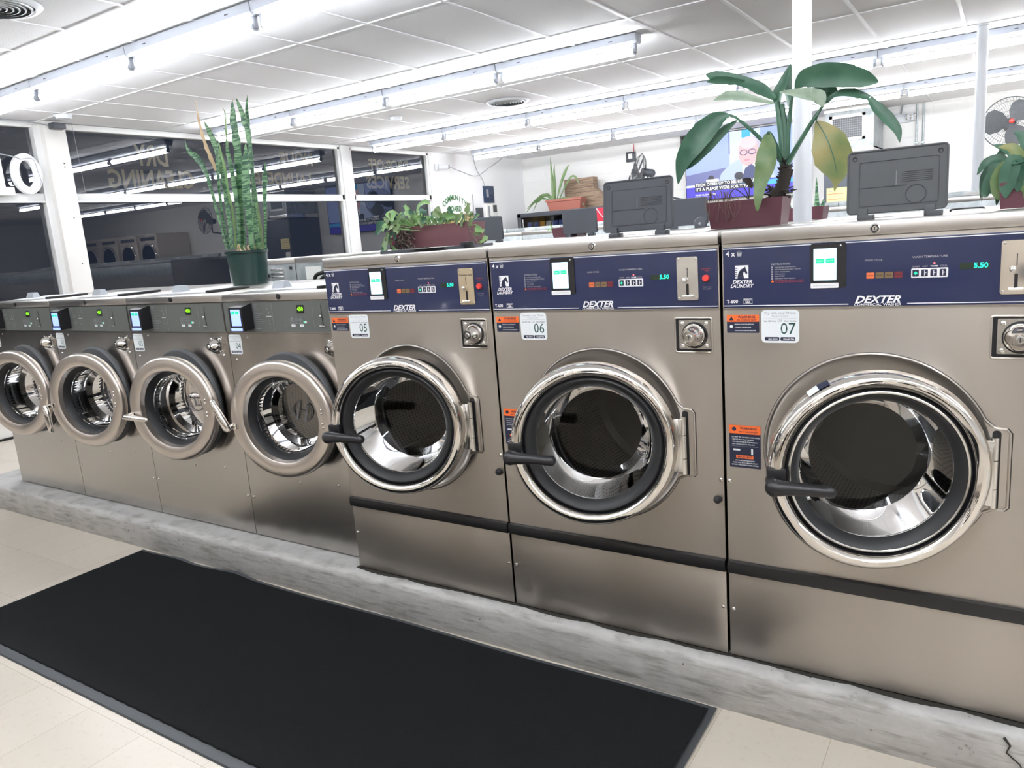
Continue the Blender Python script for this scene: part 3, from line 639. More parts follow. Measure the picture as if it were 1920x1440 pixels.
# the machine right of number 07 only enters as a lid corner further along, so the row carries on
WS = .7448; X4 = .0297; YS = .0637
def make_small(num, xc, label, hdir):
    t = thing('washing_machine', label, 'washing machine', (xc, YS, 0), 0, 'small grey panel washing machines')
    h = .3708; ZC = .605
    c = MB(); hr = h-(.034 if num == 4 else 0)
    holed(c, -h, hr, .006, .944, 0, ZC+.006, .2, 0, STEEL2); c.build('front_panel', t, smooth=False); c = MB(); c.lathe([(.2, 0), (.2, .05)], 0, ZC+.006, BLACK, 48)
    c.box(-h, -h+.003, .0005, .88, .004, 1.08, STEEL2); c.box(hr-.003, hr, .0005, .88, .004, 1.08, STEEL2); c.box(-h, hr, .875, .88, .004, 1.08, GALV)
    c.box(-h, hr, .004, .02, .944, 1.081, STEEL2); c.build('cabinet', t)
    # dark collar, ring door
    q = MB(); q.lathe([(.258, 0), (.256, -.010), (.250, -.016), (.205, -.016), (.203, .004)], .0, ZC+.006, DGREY, 72); q.build('door_collar', t)
    XD = .023
    r = MB(); r.lathe([(.19, -.014), (.238, -.016), (.2455, -.022), (.2475, -.034), (.245, -.047), (.239, -.055), (.232, -.0578), (.208, -.0600), (.188, -.0585), (.181, -.053), (.176, -.030), (.173, -.010)], XD, ZC, RINGST, 96,
                      ms=[DGREY]+[RINGST]*9+[RINGST]); door = r.build('door', t)
    for dz in (.047, .031, -.012, -.028): r2_ = MB(); r2_.ball((XD+.2045, -.0595, ZC+dz), .0052, BRIGHT, 10, 6); r2_.build('rivet', door)
    g = MB(); g.lathe([(.176, -.030), (.166, -.018), (.155, .010), (.152, .04)], XD, ZC, RUBBER, 64); g.build('gasket', door)
    g = MB(); g.lathe([(.156, .004), (.153, .03), (.146, .09), (.124, .108), (0, .114)], XD, ZC, DGLASS2, 56)
    go = g.build('glass', door)
    e = MB(); R_ = .046; rot = (0, -.5, .35, .1, 1.3)[num % 5]; cr, sr = math.cos(rot), math.sin(rot)
    def PP(u, v): return (XD+u*cr-v*sr, .104, ZC+u*sr+v*cr)
    for a0 in (PI*.14, PI*1.14): e.tube([PP(R_*math.cos(a0+PI*.72*i/14), R_*math.sin(a0+PI*.72*i/14)) for i in range(15)], .004, GREYP, 6, flat=.3)
    e.tube([PP(-.038, .020), PP(.038, .020)], .004, GREYP, 6, flat=.3); e.tube([PP(-.038, -.020), PP(.038, -.020)], .004, GREYP, 6, flat=.3); e.tube([PP(0, .02), PP(0, -.02)], .004, GREYP, 6, flat=.3)
    e.build('emblem', door)
    # chrome lever
    hx, hz = XD-.222, ZC-.022; q = MB(); q.box(hx-.008, hx+.020, -.078, -.052, hz-.014, hz+.012, CHROME, .004)
    q.tube([(hx, -.070, hz), (hx-.006, -.098, hz-.004)], [.011, .012], CHROME, 12)
    dx, dz = hdir; P0 = Vector((hx-.006, -.100, hz-.004)); dv = Vector((dx, -.02, dz)).normalized()
    q.tube([P0-dv*.012, P0, P0+dv*.05, P0+dv*.10, P0+dv*.128, P0+dv*.134], [.010, .0165, .0165, .0145, .0125, .007], CHROME, 14, flat=.8)
    q.build('handle', door)
    swing(door, .285, 0, 14)
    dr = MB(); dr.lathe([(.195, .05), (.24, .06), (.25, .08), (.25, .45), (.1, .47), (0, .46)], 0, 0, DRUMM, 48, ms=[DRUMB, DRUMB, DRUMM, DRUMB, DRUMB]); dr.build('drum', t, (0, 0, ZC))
    # panel
    p = MB(); p.rrect(-h+.003, hr-.003, .9505, 1.0785, .006, -.003, 0.004, GPANEL, 3); y = -.0034
    p.tube([(a, -.003, c_) for a, c_ in rr(-h+.003, hr-.003, .9505, 1.0785, .006, 3)], .0012, STEEL2, 5, closed=True)
    for a in (-.072+.02, .19): p.box(a, a+.0008, y, y+.0003, .956, 1.073, GREYP)
    for i in range(14):
        z_ = 1.068-.008*i; w_ = (.028, .02, .03, .034, .036, .05, .04, .032, .05, .062, .045, .038, .026, .034)[i]
        p.box(-.166, -.166+w_, y, y+.0003, z_, z_+.0013, GREYP)
    for i in range(7): z_ = 1.064-.0155*i; text(p, ('o', '%', 'x', 'wwww', '~', '%', 'f')[i], .011, (-.075-.008*(i < 2), y, z_), WHITE if i in (2, 3) else GREYP, bold=.01)
    for i in range(3):
        for j in range(2):
            a = .052+.0255*i; z_ = 1.002-.0145*j; p.tube([(u, y, v) for u, v in ((a, z_), (a+.022, z_), (a+.022, z_+.012), (a, z_+.012))], .0005, GREYP, 4, closed=True); text(p, ('HOT', 'WARM', 'COLD', 'EXTRA', 'MED', 'LIGHT')[i+3*j], .005, (a+.011, y, z_+.006), WHITE if (i+j) == 0 else GREYP)
        text(p, '- - %', .006, (.02, y, 1.003-.013*i), GREYP)
    cpn = p.build('control_panel', t, smooth=False)
    k = MB()
    for a in (.058, .107): k.rrect(a, a+.023, .9735, .984, .001, y-.001, y, STICK, 1); text(k, 'OK', .006, (a+.012, y-.0014, .979), TEAL)
    k.lathe([(.005, y), (.005, y-.003), (0, y-.004)], .146, .992, STICK, 14); k.box(.131, .139, y-.0006, y, .988, .997, SGREEN); k.build('start_buttons', cpn, smooth=False)
    k = MB(); k.rrect(.100, .142, 1.028, 1.062, .001, y-.001, y, BLACK, 1); text(k, '450', .023, (.121, y-.0016, 1.0455), LEDY, bold=.012); k.build('price_display', cpn, smooth=False)
    k = MB(); k.box(.238, .2405, y-.0006, y, 1.020, 1.060, BLACK); k.box(.239, .2435, y-.0006, y, .975, 1.012, BLACK); k.ball((.237, y-.006, 1.017), .006, BRIGHT, 10, 8); k.tube([(.228, y-.006, .978), (.256, y-.006, .977)], .0022, BRIGHT, 8); k.build('coin_slot', t)
    # wedge card reader
    rd = MB(); x0, x1 = -.262, -.176
    rd.add([(x0, 0, .966), (x1, 0, .966), (x1, 0, 1.076), (x0, 0, 1.076), (x0, -.058, .962), (x1, -.058, .962), (x1, -.058, 1.062), (x0, -.058, 1.062)], [(0, 1, 5, 4), (1, 2, 6, 5), (2, 3, 7, 6), (3, 0, 4, 7), (4, 5, 6, 7), (0, 3, 2, 1)], BLACK)
    ro = rd.build('card_reader', t, smooth=False)
    s_ = MB(); s_.rrect(x0+.013, x1-.012, .984, 1.053, .001, -.0588, -.058, SCREENB, 1)
    for a in (x0+.018, x0+.045): s_.rrect(a, a+.022, 1.034, 1.045, .001, -.0593, -.0588, SGREEN, 1)
    s_.rrect(x0+.004, x1-.008, .963, .975, .002, -.0592, -.058, SCREENB, 2); s_.build('reader_screen', ro, smooth=False)
    lock(t, .285, .888, 0, True)
    st = MB(); sticker_num(st, -.364, -.281, .852, .938, '%02d' % num, -.0002); o = st.build('payment_sticker', t, smooth=False); o['label'] = 'white payment sticker numbered %02d' % num
    for sx, sz in ((-.33, .828), (.33, .845), (-.235, .929), (.352, .19), (-.352, .19), (-.02, .296), (.21, .31)): q = MB(); screw(q, sx, 0, sz, .0048); q.build('screw', t)
    ld = MB(); ld.box(-h, hr, -.004, .88, 1.082, 1.1146, STEELTOP, .004); top = ld.build('top_lid', t)
    q = MB(); q.lathe([(.012, -.004), (.012, -.007), (.007, -.009), (0, -.009)], 0, 1.0985, BLACK, 20); q.build('latch', top)
    # light grey soap flap with upright tab
    q = MB(); q.add([(-.30, .12, 1.1155), (.10, .12, 1.1155), (.10, .34, 1.122), (-.30, .34, 1.122), (-.30, .12, 1.1185), (.10, .12, 1.1205), (.10, .34, 1.127), (-.30, .34, 1.125)], [(0, 1, 5, 4), (1, 2, 6, 5), (2, 3, 7, 6), (3, 0, 4, 7), (4, 5, 6, 7), (0, 3, 2, 1)], WENAMEL)
    q.box(.10, .13, .115, .345, 1.117, 1.128, BLACK, .002); hat = q.build('soap_hatch', top)
    q = MB(); q.add([(-.245, .17, 1.120), (-.165, .17, 1.120), (-.175, .185, 1.152), (-.245, .185, 1.152), (-.245, .22, 1.120), (-.165, .22, 1.120), (-.175, .21, 1.152), (-.245, .21, 1.152)], [(0, 1, 2, 3), (1, 5, 6, 2), (5, 4, 7, 6), (4, 0, 3, 7), (3, 2, 6, 7)], mat('tab_grey_%d' % num, (.28, .30, .32), .4)); q.build('lift_tab', hat, smooth=False)
    return t
make_small(4, X4-.5*WS, 'small steel washer with grey panel, sticker 04 and lever pointing up', (-.42, .9))
make_small(3, X4-1.5*WS, 'small steel washer with grey panel, sticker 03 and lever lying sideways', (1, -.08))
make_small(2, X4-2.5*WS, 'small steel washer with grey panel, sticker 02 and lever hanging down', (.12, -1))
make_small(1, X4-3.5*WS, 'small steel washer at the far left end of the row, door cut by the frame', (.1, -1))

# ------------------------------------------------------------------ rows of washers further back
def plain_washer(label, w, top, loc, rz, group, vents):
    t = thing('washing_machine', label, 'washing machine', loc, rz, group); h = w/2-.002
    c = MB(); holed(c, -h, h, .004, top-.2, 0, .62, .2, 0, STEEL); c.build('front_panel', t, smooth=False); c = MB(); c.lathe([(.2, 0), (.2, .06), (.17, .3), (0, .32)], 0, .62, BLACK, 32)
    c.box(-h, -h+.003, .0005, .95, .004, top-.035, STEEL); c.box(h-.003, h, .0005, .95, .004, top-.035, STEEL); c.box(-h, h, .945, .95, .004, top-.035, GALV); c.build('cabinet', t)
    p = MB(); p.box(-h, h, -.002, .02, top-.2, top-.036, BLUE if vents else GALV, .002); p.build('control_panel', t)
    r = MB(); r.lathe([(.24, 0), (.245, -.06), (.235, -.10), (.21, -.105), (.2, -.09)], 0, .62, CHROME, 40); d = r.build('door', t)
    g = MB(); g.lathe([(.2, -.09), (.17, -.07), (0, -.02)], 0, .62, DKGLASS, 32); g.build('glass', d)
    l = MB(); l.box(-h, h, -.004, .952, top-.035, top, STEELTOP, .003); l.build('top_lid', t)
    if vents:
        v = MB()
        for k in range(4): v.box(-.22, -.10, .951, .957, top-.075-.025*k, top-.062-.025*k, BRIGHT, .002)
        v.box(.1, .24, .951, .956, top-.14, top-.06, PAPER); v.ball((-.29, .952, top-.06), .012, BLACK)
        v.tube(smoothpath([(-.08, .955, top-.10), (0, 1.02, top-.12), (.08, 1.0, top-.16)]), .012, BLACK, 8); v.tube(smoothpath([(-.02, .955, top-.09), (.06, 1.03, top-.11), (.12, 1.0, top-.16)]), .012, BLACK, 8)
        v.build('back_fittings', t)
    return t
ROW2 = 'washing machines back to back behind the front row'
spots = [(-2.02+.67*k) for k in range(9)]
proto = None
names2 = ['behind the green plant pot', 'behind the seam of washers 04 and 05', 'behind washer 05 with its soap hatch up', 'behind washer 06 at its left with hatch up', 'behind washer 06 at its right with hatch up', 'behind the plum planter and the pole', 'behind washer 07 facing the other aisle', 'right behind washer 07 facing the other aisle', 'last in the rear facing row at the right']
for k, xx in enumerate(spots):
    lab = 'steel washer facing away, '+names2[k]
    hatch = k in (2, 3, 4)
    if k in (0, 2) :
        t = plain_washer(lab, .67, 1.236, (xx, 2.30, 0), PI, ROW2, True)
        if k == 2: soap_flap(t, .0, .20, 1.236, .225, .16, .05, CHAR, False); protoh = t
        else: proto = t
    else:
        t = copy_tree(protoh if hatch else proto); t['label'] = lab; t.location = (xx, 2.30, 0)
ROW3 = 'washing machines of the third row'
t3 = plain_washer('steel washer of the third row, first from the windows', .69, 1.30, (-2.9, 4.4, 0), 0, ROW3, False)
f = MB(); f.box(-.343, .343, .78, .84, 1.30, 1.345, GALV, .004); f.box(-.1, .02, .774, .78, 1.312, 1.335, PAPER); f.build('wire_trough', t3)
ords = ['first', 'second', 'third', 'fourth', 'fifth', 'sixth', 'seventh', 'eighth', 'ninth', 'tenth', 'eleventh', 'twelfth']
for k in range(1, 8):
    t = copy_tree(t3); t.location = (-2.9+.69*k, 4.4, 0); t['label'] = 'steel washer of the third row, %s from the windows' % ords[k]
b = MB(); b.box(-3.4, 3.2, 4.36, 6.3, FZ, 0, PLINTHM); struct('curb_platform_rear', b, smooth=False)

# ------------------------------------------------------------------ fluorescent fixtures
def fixture():
    t = thing('fluorescent_light', '', 'ceiling light', (0, 0, CZ-.006))
    hb = MB(); n = 1.214
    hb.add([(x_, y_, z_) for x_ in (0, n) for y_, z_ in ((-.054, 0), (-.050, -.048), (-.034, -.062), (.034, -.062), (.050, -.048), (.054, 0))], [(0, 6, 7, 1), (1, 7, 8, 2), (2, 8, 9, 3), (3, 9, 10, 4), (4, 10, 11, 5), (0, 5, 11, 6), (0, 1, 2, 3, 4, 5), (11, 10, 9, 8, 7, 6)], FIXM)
    for q in (.2, 1.0): hb.box(q, q+.03, -.0535, -.0515, -.030, -.024, BLACK)
    hb.build('housing', t, smooth=False)
    e = MB(); e.tube([(.045, 0, -.115), (1.17, 0, -.115)], .027, TUBEM, 12); e.build('tube', t)
    for q, s_ in ((.03, 1), (1.184, -1)):
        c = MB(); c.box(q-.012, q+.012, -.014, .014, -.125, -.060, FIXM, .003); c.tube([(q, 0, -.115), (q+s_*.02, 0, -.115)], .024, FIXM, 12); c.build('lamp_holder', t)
    return t
fx = fixture(); used = False
ROWS = [(-1.36, -5.03, 11, 'row above the viewer'), (1.04, -5.03, 12, 'row nearest the viewer'), (3.44, -5.03, 4, 'second row'), (5.81, -4.99, 6, 'third row'), (8.16, -5.03, 10, 'row along the back wall')]  # three rows run on out of view, with tubes added to brighten the ceiling
for y_, xs, n, nm in ROWS:
    for k in range(n):
        t = fx if not used else copy_tree(fx); used = True
        t.location = (xs+1.22*k, y_, CZ-.006); t['label'] = 'lit fluorescent tube, %s from the windows in the %s' % (ords[k], nm); t['group'] = 'fluorescent tube lights'
for xx in (1.72, 3.0):  # unseen extra tubes, added to throw bright streaks on the steel washer fronts
    t = copy_tree(fx); t.location = (xx, -3.55, CZ-.006); t.rotation_euler[2] = PI/2
    t['label'] = 'added lit fluorescent tube running crosswise on the ceiling behind the viewer'; t['group'] = 'added fluorescent tubes behind the viewer'
# second tube beyond the gap
t = copy_tree(fx); t.location = (2.5, 5.81, CZ-.006); t['label'] = 'lit fluorescent tube light beyond the gap in the third row'

# ------------------------------------------------------------------ ceiling and post fittings
def diffuser(x_, y_, label):
    t = thing('ceiling_vent', label, 'vent', (x_, y_, CZ-.006), 0, 'round ceiling vents')
    b = MB(); 
    def lz(prof, m):   # lathe about z
        n = 40; k = len(prof); vs = [(r*math.cos(2*PI*i/n), r*math.sin(2*PI*i/n), z_) for i in range(n) for r, z_ in prof]
        b.add(vs, [(i*k+j, i*k+j+1, ((i+1) % n)*k+j+1, ((i+1) % n)*k+j) for i in range(n) for j in range(k-1)], m)
    lz([(.225, 0), (.21, -.012), (.19, -.016)], WENAMEL); b.build('rim', t)
    b = MB()
    for i in range(6): r_ = .175-.028*i; lz([(r_+.006, -.004), (r_, -.018), (r_-.008, -.020)], GALV)
    lz([(.19, -.001), (0, -.001)], DGREY); b.build('louvre_rings', t)
diffuser(-2.25, 4.92, 'round louvred vent in the ceiling between the second and third light rows')
diffuser(-2.27, .10, 'round ceiling vent at the top left corner of the photo')
b = MB(); b.tube([(0, 0, 0), (0, 0, -.035)], [.075, .06], WENAMEL, 24); o = b.build('smoke_detector', None, (-4.98, 1.82, CZ-.006)); tag(o, 'white smoke detector on the ceiling above the cream window post', 'smoke detector')
b = MB(); b.tube([(0, 0, 0), (0, 0, -.03)], [.07, .055], WENAMEL, 24); o = b.build('smoke_detector', None, (-3.52, 4.63, CZ-.006)); tag(o, 'white smoke detector on the ceiling left of the round vent', 'smoke detector')
b = MB(); b.box(0, .09, -.06, .06, -.055, 0, CHAR, .008); o = b.build('motion_sensor', None, (XW+.14, 1.9, CZ-.03)); tag(o, 'small dark sensor at the top of the cream window post', 'sensor')
b = MB(); b.tube(smoothpath([(XW+.15, 1.84, CZ-.05), (XW+.13, 1.7, CZ-.03), (XW+.12, 1.5, CZ-.02), (XW+.12, .2, CZ-.02)]), .006, GREYP, 6); o = b.build('sensor_cable'); tag(o, 'grey cable along the window head from the dark sensor', 'cable')
b = MB(); b.tube([(XW+.2, 2.03, CZ-.01), (XW+.1, 2.1, 1.99)], .0018, GREYP, 4); o = b.build('hanging_wire'); tag(o, 'thin wire hanging in front of the gold lettered window', 'wire')
def pole(x_, y_, r, label):
    t = thing('support_pole', label, 'pole', (x_, y_, FZ)); b = MB(); b.tube([(0, 0, 0), (0, 0, CZ-FZ-.001)], r, WENAMEL, 32); b.build('shaft', t)
    b = MB(); b.tube([(0, 0, CZ-FZ-.012), (0, 0, CZ-FZ-.002)], r*1.35, WENAMEL, 32); b.build('collar', t)
pole(1.472, 1.15, .0345, 'white round pole behind the plum planter'); pole(1.905, 5.53, .041, 'white round pole further back, behind washer 07')

# ------------------------------------------------------------------ window sign letters
t = thing('sign_letter', 'lit white letter O hanging in the left window', 'sign letter', (XW+.09, 1.585, 2.15))
b = MB(); n = 40; vs = []
for i in range(n):
    a = 2*PI*i/n
    for (ry, rz_, x_) in ((.125, .178, 0), (.125, .178, .05), (.068, .118, .05), (.068, .118, 0)): vs.append((x_, ry*math.cos(a), rz_*math.sin(a)))
b.add(vs, [(i*4+j, i*4+(j+1) % 4, ((i+1) % n)*4+(j+1) % 4, ((i+1) % n)*4+j) for i in range(n) for j in range(4)], NEON); b.build('letter_body', t)
b = MB(); b.tube(smoothpath([(.06, -.05, .12), (.06, .06, .13), (.062, .085, .02), (.06, .10, -.06), (.06, .08, -.12)]), .004, GREYP, 6); b.tube(smoothpath([(.06, -.05, .13), (.06, -.2, .16), (.06, -.5, .18)]), .005, GREYP, 6); b.build('wiring', t)
b = MB(); b.box(0, .05, -.30, -.02, -.19, .16, NEON); b.box(0, .05, -.02, .05, -.19, -.12, NEON); o = b.build('sign_letter', None, (XW+.09, 1.40, 2.15)); tag(o, 'lit white block letter at the left edge, beside the letter O', 'sign letter')

# ------------------------------------------------------------------ left wall items
XL = XW+.002
b = MB()
for i, ch in enumerate('COMMUNITY'):
    a = (i-4)/4; yy = 8.13+a*.285; zz = 1.945-.10*a*a; ang = -a*.32
    text(b, ch, .12, (XL+.003, yy, zz), GREENT, (0, math.cos(ang), math.sin(ang)), (0, -math.sin(ang), math.cos(ang)), bold=.03, sx=.8)
text(b, 'BOARD', .12, (XL+.003, 8.13, 1.765), GREENT, (0, 1, 0), (0, 0, 1), bold=.03, sx=.85)
o = b.build('wall_lettering', smooth=False); tag(o, 'green words COMMUNITY BOARD painted in an arc on the white wall', 'wall lettering')
t = thing('notice_board', 'cork notice board under the green wall words, behind the trailing plant', 'notice board', (XL, 8.13, 1.42))
b = MB(); b.box(0, .03, -.42, .42, -.25, .25, mat('cork', (.5, .33, .2), .8)); b.build('board', t); b = MB()
for (p, q, r_, s_) in ((-.45, .45, .24, .27), (-.45, .45, -.27, -.24), (-.45, -.42, -.27, .27), (.42, .45, -.27, .27)): b.box(0, .04, p, q, r_, s_, WOOD)
b.build('frame', t)
for (yy, zz, m_) in ((-.25, .05, YEL), (.05, .1, PAPY), (.25, -.02, PAPER), (-.05, -.1, PAPER)): b = MB(); b.box(.03, .032, yy-.09, yy+.09, zz-.11, zz+.11, m_); b.build('flyer', t)
def wall_panel(name, label, cat, y0, y1, z0, z1, m, inner=None):
    b = MB(); b.box(0, .02, y0, y1, z0, z1, m, .003); 
    if inner:
        for (a, c, d, e, mm) in inner: b.box(.02, .022, a, c, d, e, mm)
    o = b.build(name, None, (XL, 0, 0)); tag(o, label, cat)
wall_panel('poster', 'small dark blue poster high on the white left wall', 'poster', 8.96, 9.27, 1.86, 2.14, mat('blue_poster', (.03, .05, .10), .5), [(9.03, 9.1, 1.95, 2.08, GREYP), (9.15, 9.22, 1.9, 2.0, BLUE)])
wall_panel('poster', 'black and white photo poster below the dark blue one', 'poster', 9.0, 9.34, 1.52, 1.84, PAPER, [(9.20, 9.32, 1.7, 1.82, DGREY), (9.08, 9.32, 1.54, 1.64, GREYP), (9.05, 9.1, 1.6, 1.8, GREYP)])
wall_panel('poster', 'framed picture just above the grey trough, lowest on the left wall', 'poster', 9.03, 9.36, 1.2, 1.48, BLACK, [(9.06, 9.33, 1.22, 1.45, PAPER), (9.08, 9.3, 1.33, 1.43, GREYP), (9.1, 9.28, 1.24, 1.30, SCREENB)])
wall_panel('menu_panel', 'narrow black panel on the left wall beside the cable', 'panel', 8.70, 8.90, 1.42, 1.78, CHAR)
b = MB(); b.tube(smoothpath([(XL+.02, 8.72, 2.62), (XL+.02, 8.8, 2.4), (XL+.02, 8.95, 2.25), (XL+.02, 9.0, 2.12)]), .005, GREYP, 6); b.tube([(XL+.02, 8.62, 2.0), (XL+.02, 8.63, 1.3)], .006, GREYP, 6)
o = b.build('wall_cable'); tag(o, 'thin grey cable running down the white left wall to the dark poster', 'cable')
t = thing('security_camera', 'small white security camera on the white left wall near the ceiling', 'camera', (XL, 7.80, 2.41))
b = MB(); b.box(0, .03, -.12, -.04, -.05, .05, WENAMEL, .004); b.tube([(.03, -.05, 0), (.14, .06, -.005)], .035, WENAMEL, 16); b.build('housing', t); b = MB(); b.tube([(.139, .059, -.005), (.150, .070, -.0055)], .032, CHAR, 16); b.build('lens', t)
b = MB(); b.tube(smoothpath([(.15, .05, 0), (.12, .4, -.06), (.1, .85, -.12), (.15, 1.2, .02), (.2, 1.4, .12), (.22, 1.5, .18)]), .007, GREYP, 6); b.build('cable', t)

# ------------------------------------------------------------------ television on the back wall
TY = 10.20
t = thing('television', 'large flat television on the back wall showing a news interview with captions', 'television', (-1.36, TY, 2.10)); hw_, hh_ = .93, .495
b = MB(); b.box(-hw_-.012, hw_+.012, 0, .06, -hh_-.012, hh_+.012, BLACK, .004); b.box(-.3, .3, .06, .10, -.2, .2, BLACK); b.build('casing', t)
def em(name, c, s=1.0): return mat(name, (.02, .02, .02), .4, emit=c, estr=s)
TSKY = em('tv_sky', (.38, .50, .95), 1.05); TLT = em('tv_light', (.60, .75, 1), 1.2); THILL = em('tv_hill', (.18, .2, .48)); TBLU = em('tv_banner', (.06, .04, .62), 1.2); TCY = em('tv_cyan', (.05, .45, .9), 1.2)
TSK = em('tv_skin', (.80, .47, .50), 1.1); TSUIT = em('tv_suit', (.45, .55, .85), 1.2); TWH = em('tv_white', (1, 1, 1), 1.2); TNV = em('tv_navy', (.04, .06, .22)); TBK = em('tv_black', (.01, .01, .03)); THAIR = em('tv_hair', (.5, .46, .6), 1.1)
s = MB(); d = -.001
def R(x0, x1, z0, z1, m, k): s.quad((x0, d-.0006*k, z0), (x1, d-.0006*k, z0), (x1, d-.0006*k, z1), (x0, d-.0006*k, z1), m)
def E(cx, cz, rx, rz_, m, k, a0=0, a1=2*PI, n=28):
    pts = [(cx+rx*math.cos(a0+(a1-a0)*i/n), d-.0006*k, cz+rz_*math.sin(a0+(a1-a0)*i/n)) for i in range(n)]; s.add(pts, [tuple(range(n))], m)
R(-hw_, hw_, -hh_, hh_, TSKY, 0); R(-.22, .25, -.2, hh_, TLT, 1); R(-.03, .10, .38, hh_, TCY, 2); R(-.235, -.215, .16, hh_, THILL, 2)
s.add([(x_, d-.0012, z_) for x_, z_ in ((-hw_, -.25), (-.2, -.25), (-.2, -.03), (-.45, -.05), (-hw_, -.10))], [(0, 1, 2, 3, 4)], THILL)
s.add([(x_, d-.0018, z_) for x_, z_ in ((-.42, -.30), (-.36, -.12), (-.25, -.02), (-.10, .06), (.28, .07), (.42, -.05), (.48, -.30))], [tuple(range(7))], TSUIT)
s.add([(x_, d-.0024, z_) for x_, z_ in ((-.02, -.30), (-.02, .04), (.1, -.02), (.2, .07), (.26, -.30))], [tuple(range(5))], TWH)
E(.10, .20, .17, .19, THAIR, 4); E(.07, .165, .155, .215, TSK, 5); E(.07, .30, .13, .09, em('tv_brow', (.92, .62, .66), 1.1), 6)
for cx in (.0, .13): s.tube([(cx+.055*math.cos(a), d-.005, -.0+.16+.038*math.sin(a)) for a in [2*PI*i/16 for i in range(16)]], .006, TNV, 4, closed=True)
E(.05, .045, .045, .014, em('tv_lip', (.75, .3, .4)), 8)
s.add([(x_, d-.0055, z_) for x_, z_ in ((-.05, -.28), (.02, -.07), (.12, -.02), (.26, -.16), (.22, -.30))], [tuple(range(5))], TNV); E(-.08, -.18, .07, .06, TBK, 10); E(-.52, -.18, .05, .05, TBK, 9); R(-.60, -.40, -.25, -.19, TWH, 10)
R(-hw_, hw_, -hh_, -.26, TBLU, 9); R(-hw_, .2, -.29, -.262, TWH, 10); R(-.1, hw_, -.35, -.28, TCY, 10)
for k_, (a, x1_, z_) in enumerate((('THEM COME UP TO ME REGULARLY', .26, -.265), ("IT'S A PLEASE WERE FOR YOU.", .16, -.335))):
    R(-.79, x1_, z_-.034, z_+.034, TBK, 11); text(s, a, .068, (-.78, d-.009, z_), TWH, align='LEFT', bold=.02, sx=.93)
text(s, "TRUMP-RUSSIA PROBE", .034, (-.79, d-.009, -.42), TWH, align='LEFT', bold=.02); text(s, 'PLEADING NO WAY', .03, (-.79, d-.009, -.455), TWH, align='LEFT', bold=.02)
s.build('screen', t, smooth=False)
t2 = thing('surveillance_bracket', 'small black bracket on the back wall at the upper corner of the television', 'bracket', (-2.36, TY, 2.62)); b = MB(); b.box(-.01, .01, .0, .1, -.12, 0, BLACK); b.box(-.01, .09, .0, .1, -.01, .01, BLACK); b.build('arm', t2)

# ------------------------------------------------------------------ vending machines, fans, duct, cabinet
VY = 9.35
t = thing('vending_machine', 'black snack vending machine with glass front against the back wall', 'vending machine', (-4.42, VY, FZ)); top = 1.63-FZ
b = MB(); b.box(-.62, -.55, 0, .85, 0, top, CHAR, .005); b.box(.38, .49, 0, .85, 0, top, CHAR, .005); b.box(-.62, .49, 0, .85, top-.07, top, CHAR, .005); b.box(-.62, .49, .8, .85, 0, top, CHAR); b.box(-.62, .49, 0, .85, 0, .5, CHAR, .005)
b.tube([(-.50, -.01, .6), (-.50, -.01, top-.1)], .008, BRIGHT, 8); b.build('cabinet', t)
b = MB()
for k in range(5): b.box(-.55, .38, .05, .7, top-.33-.28*k, top-.315-.28*k, BRIGHT)
b.build('shelves', t)
vr = random.Random(4)
sn = [mat('snack_%d' % i, c_, .4) for i, c_ in enumerate(((.8, .75, .35), (.75, .4, .1), (.7, .72, .7), (.6, .1, .1), (.15, .2, .5)))]
pk = None
for k in range(2):
    for j in range(7):
        b = MB(); xa = -.50+.125*j; b.add([(xa+u, v, top-.315-.28*k+w_) for u, v, w_ in ((0, .1, 0), (.1, .1, 0), (.1, .14, .16), (0, .14, .16), (.05, .07, .08), (.05, .2, .0), (.05, .18, .16))], [(0, 1, 4), (1, 2, 4), (2, 3, 4), (3, 0, 4), (0, 5, 1), (2, 6, 3), (1, 5, 6, 2), (0, 3, 6, 5)], vr.choice(sn) if j in (2, 3) or k else sn[4])
        b.build('snack_packet', t, smooth=False)
b = MB(); b.quad((-.55, .02, .5), (.38, .02, .5), (.38, .02, top-.07), (-.55, .02, top-.07), DGLASS); b.build('glass', t, smooth=False)
t = thing('drink_vending_machine', 'red fronted drinks vending machine with white swirls beside the snack machine', 'vending machine', (-3.40, VY, FZ)); 
b = MB(); b.box(-.50, .51, 0, .85, 0, top, CHAR, .006); b.build('cabinet', t)
b = MB(); b.box(-.49, .47, -.01, 0, .5, top-.02, COKER); b.build('front_panel', t)
b = MB()
for pts in ([(-.45, top-.08), (-.3, top-.16), (-.22, top-.28), (-.24, top-.4), (-.33, top-.46)], [(-.1, top-.03), (.0, top-.16), (.14, top-.26), (.3, top-.34), (.42, top-.44)], [(.12, top-.24), (.16, top-.12), (.24, top-.03)], [(-.12, top-.42), (-.05, top-.34), (.06, top-.32), (.16, top-.38), (.2, top-.46)]):
    b.tube(smoothpath([(x_, -.012, z_) for x_, z_ in pts]), .028, WHITE, 6, flat=.15)
b.build('swirl_decal', t)
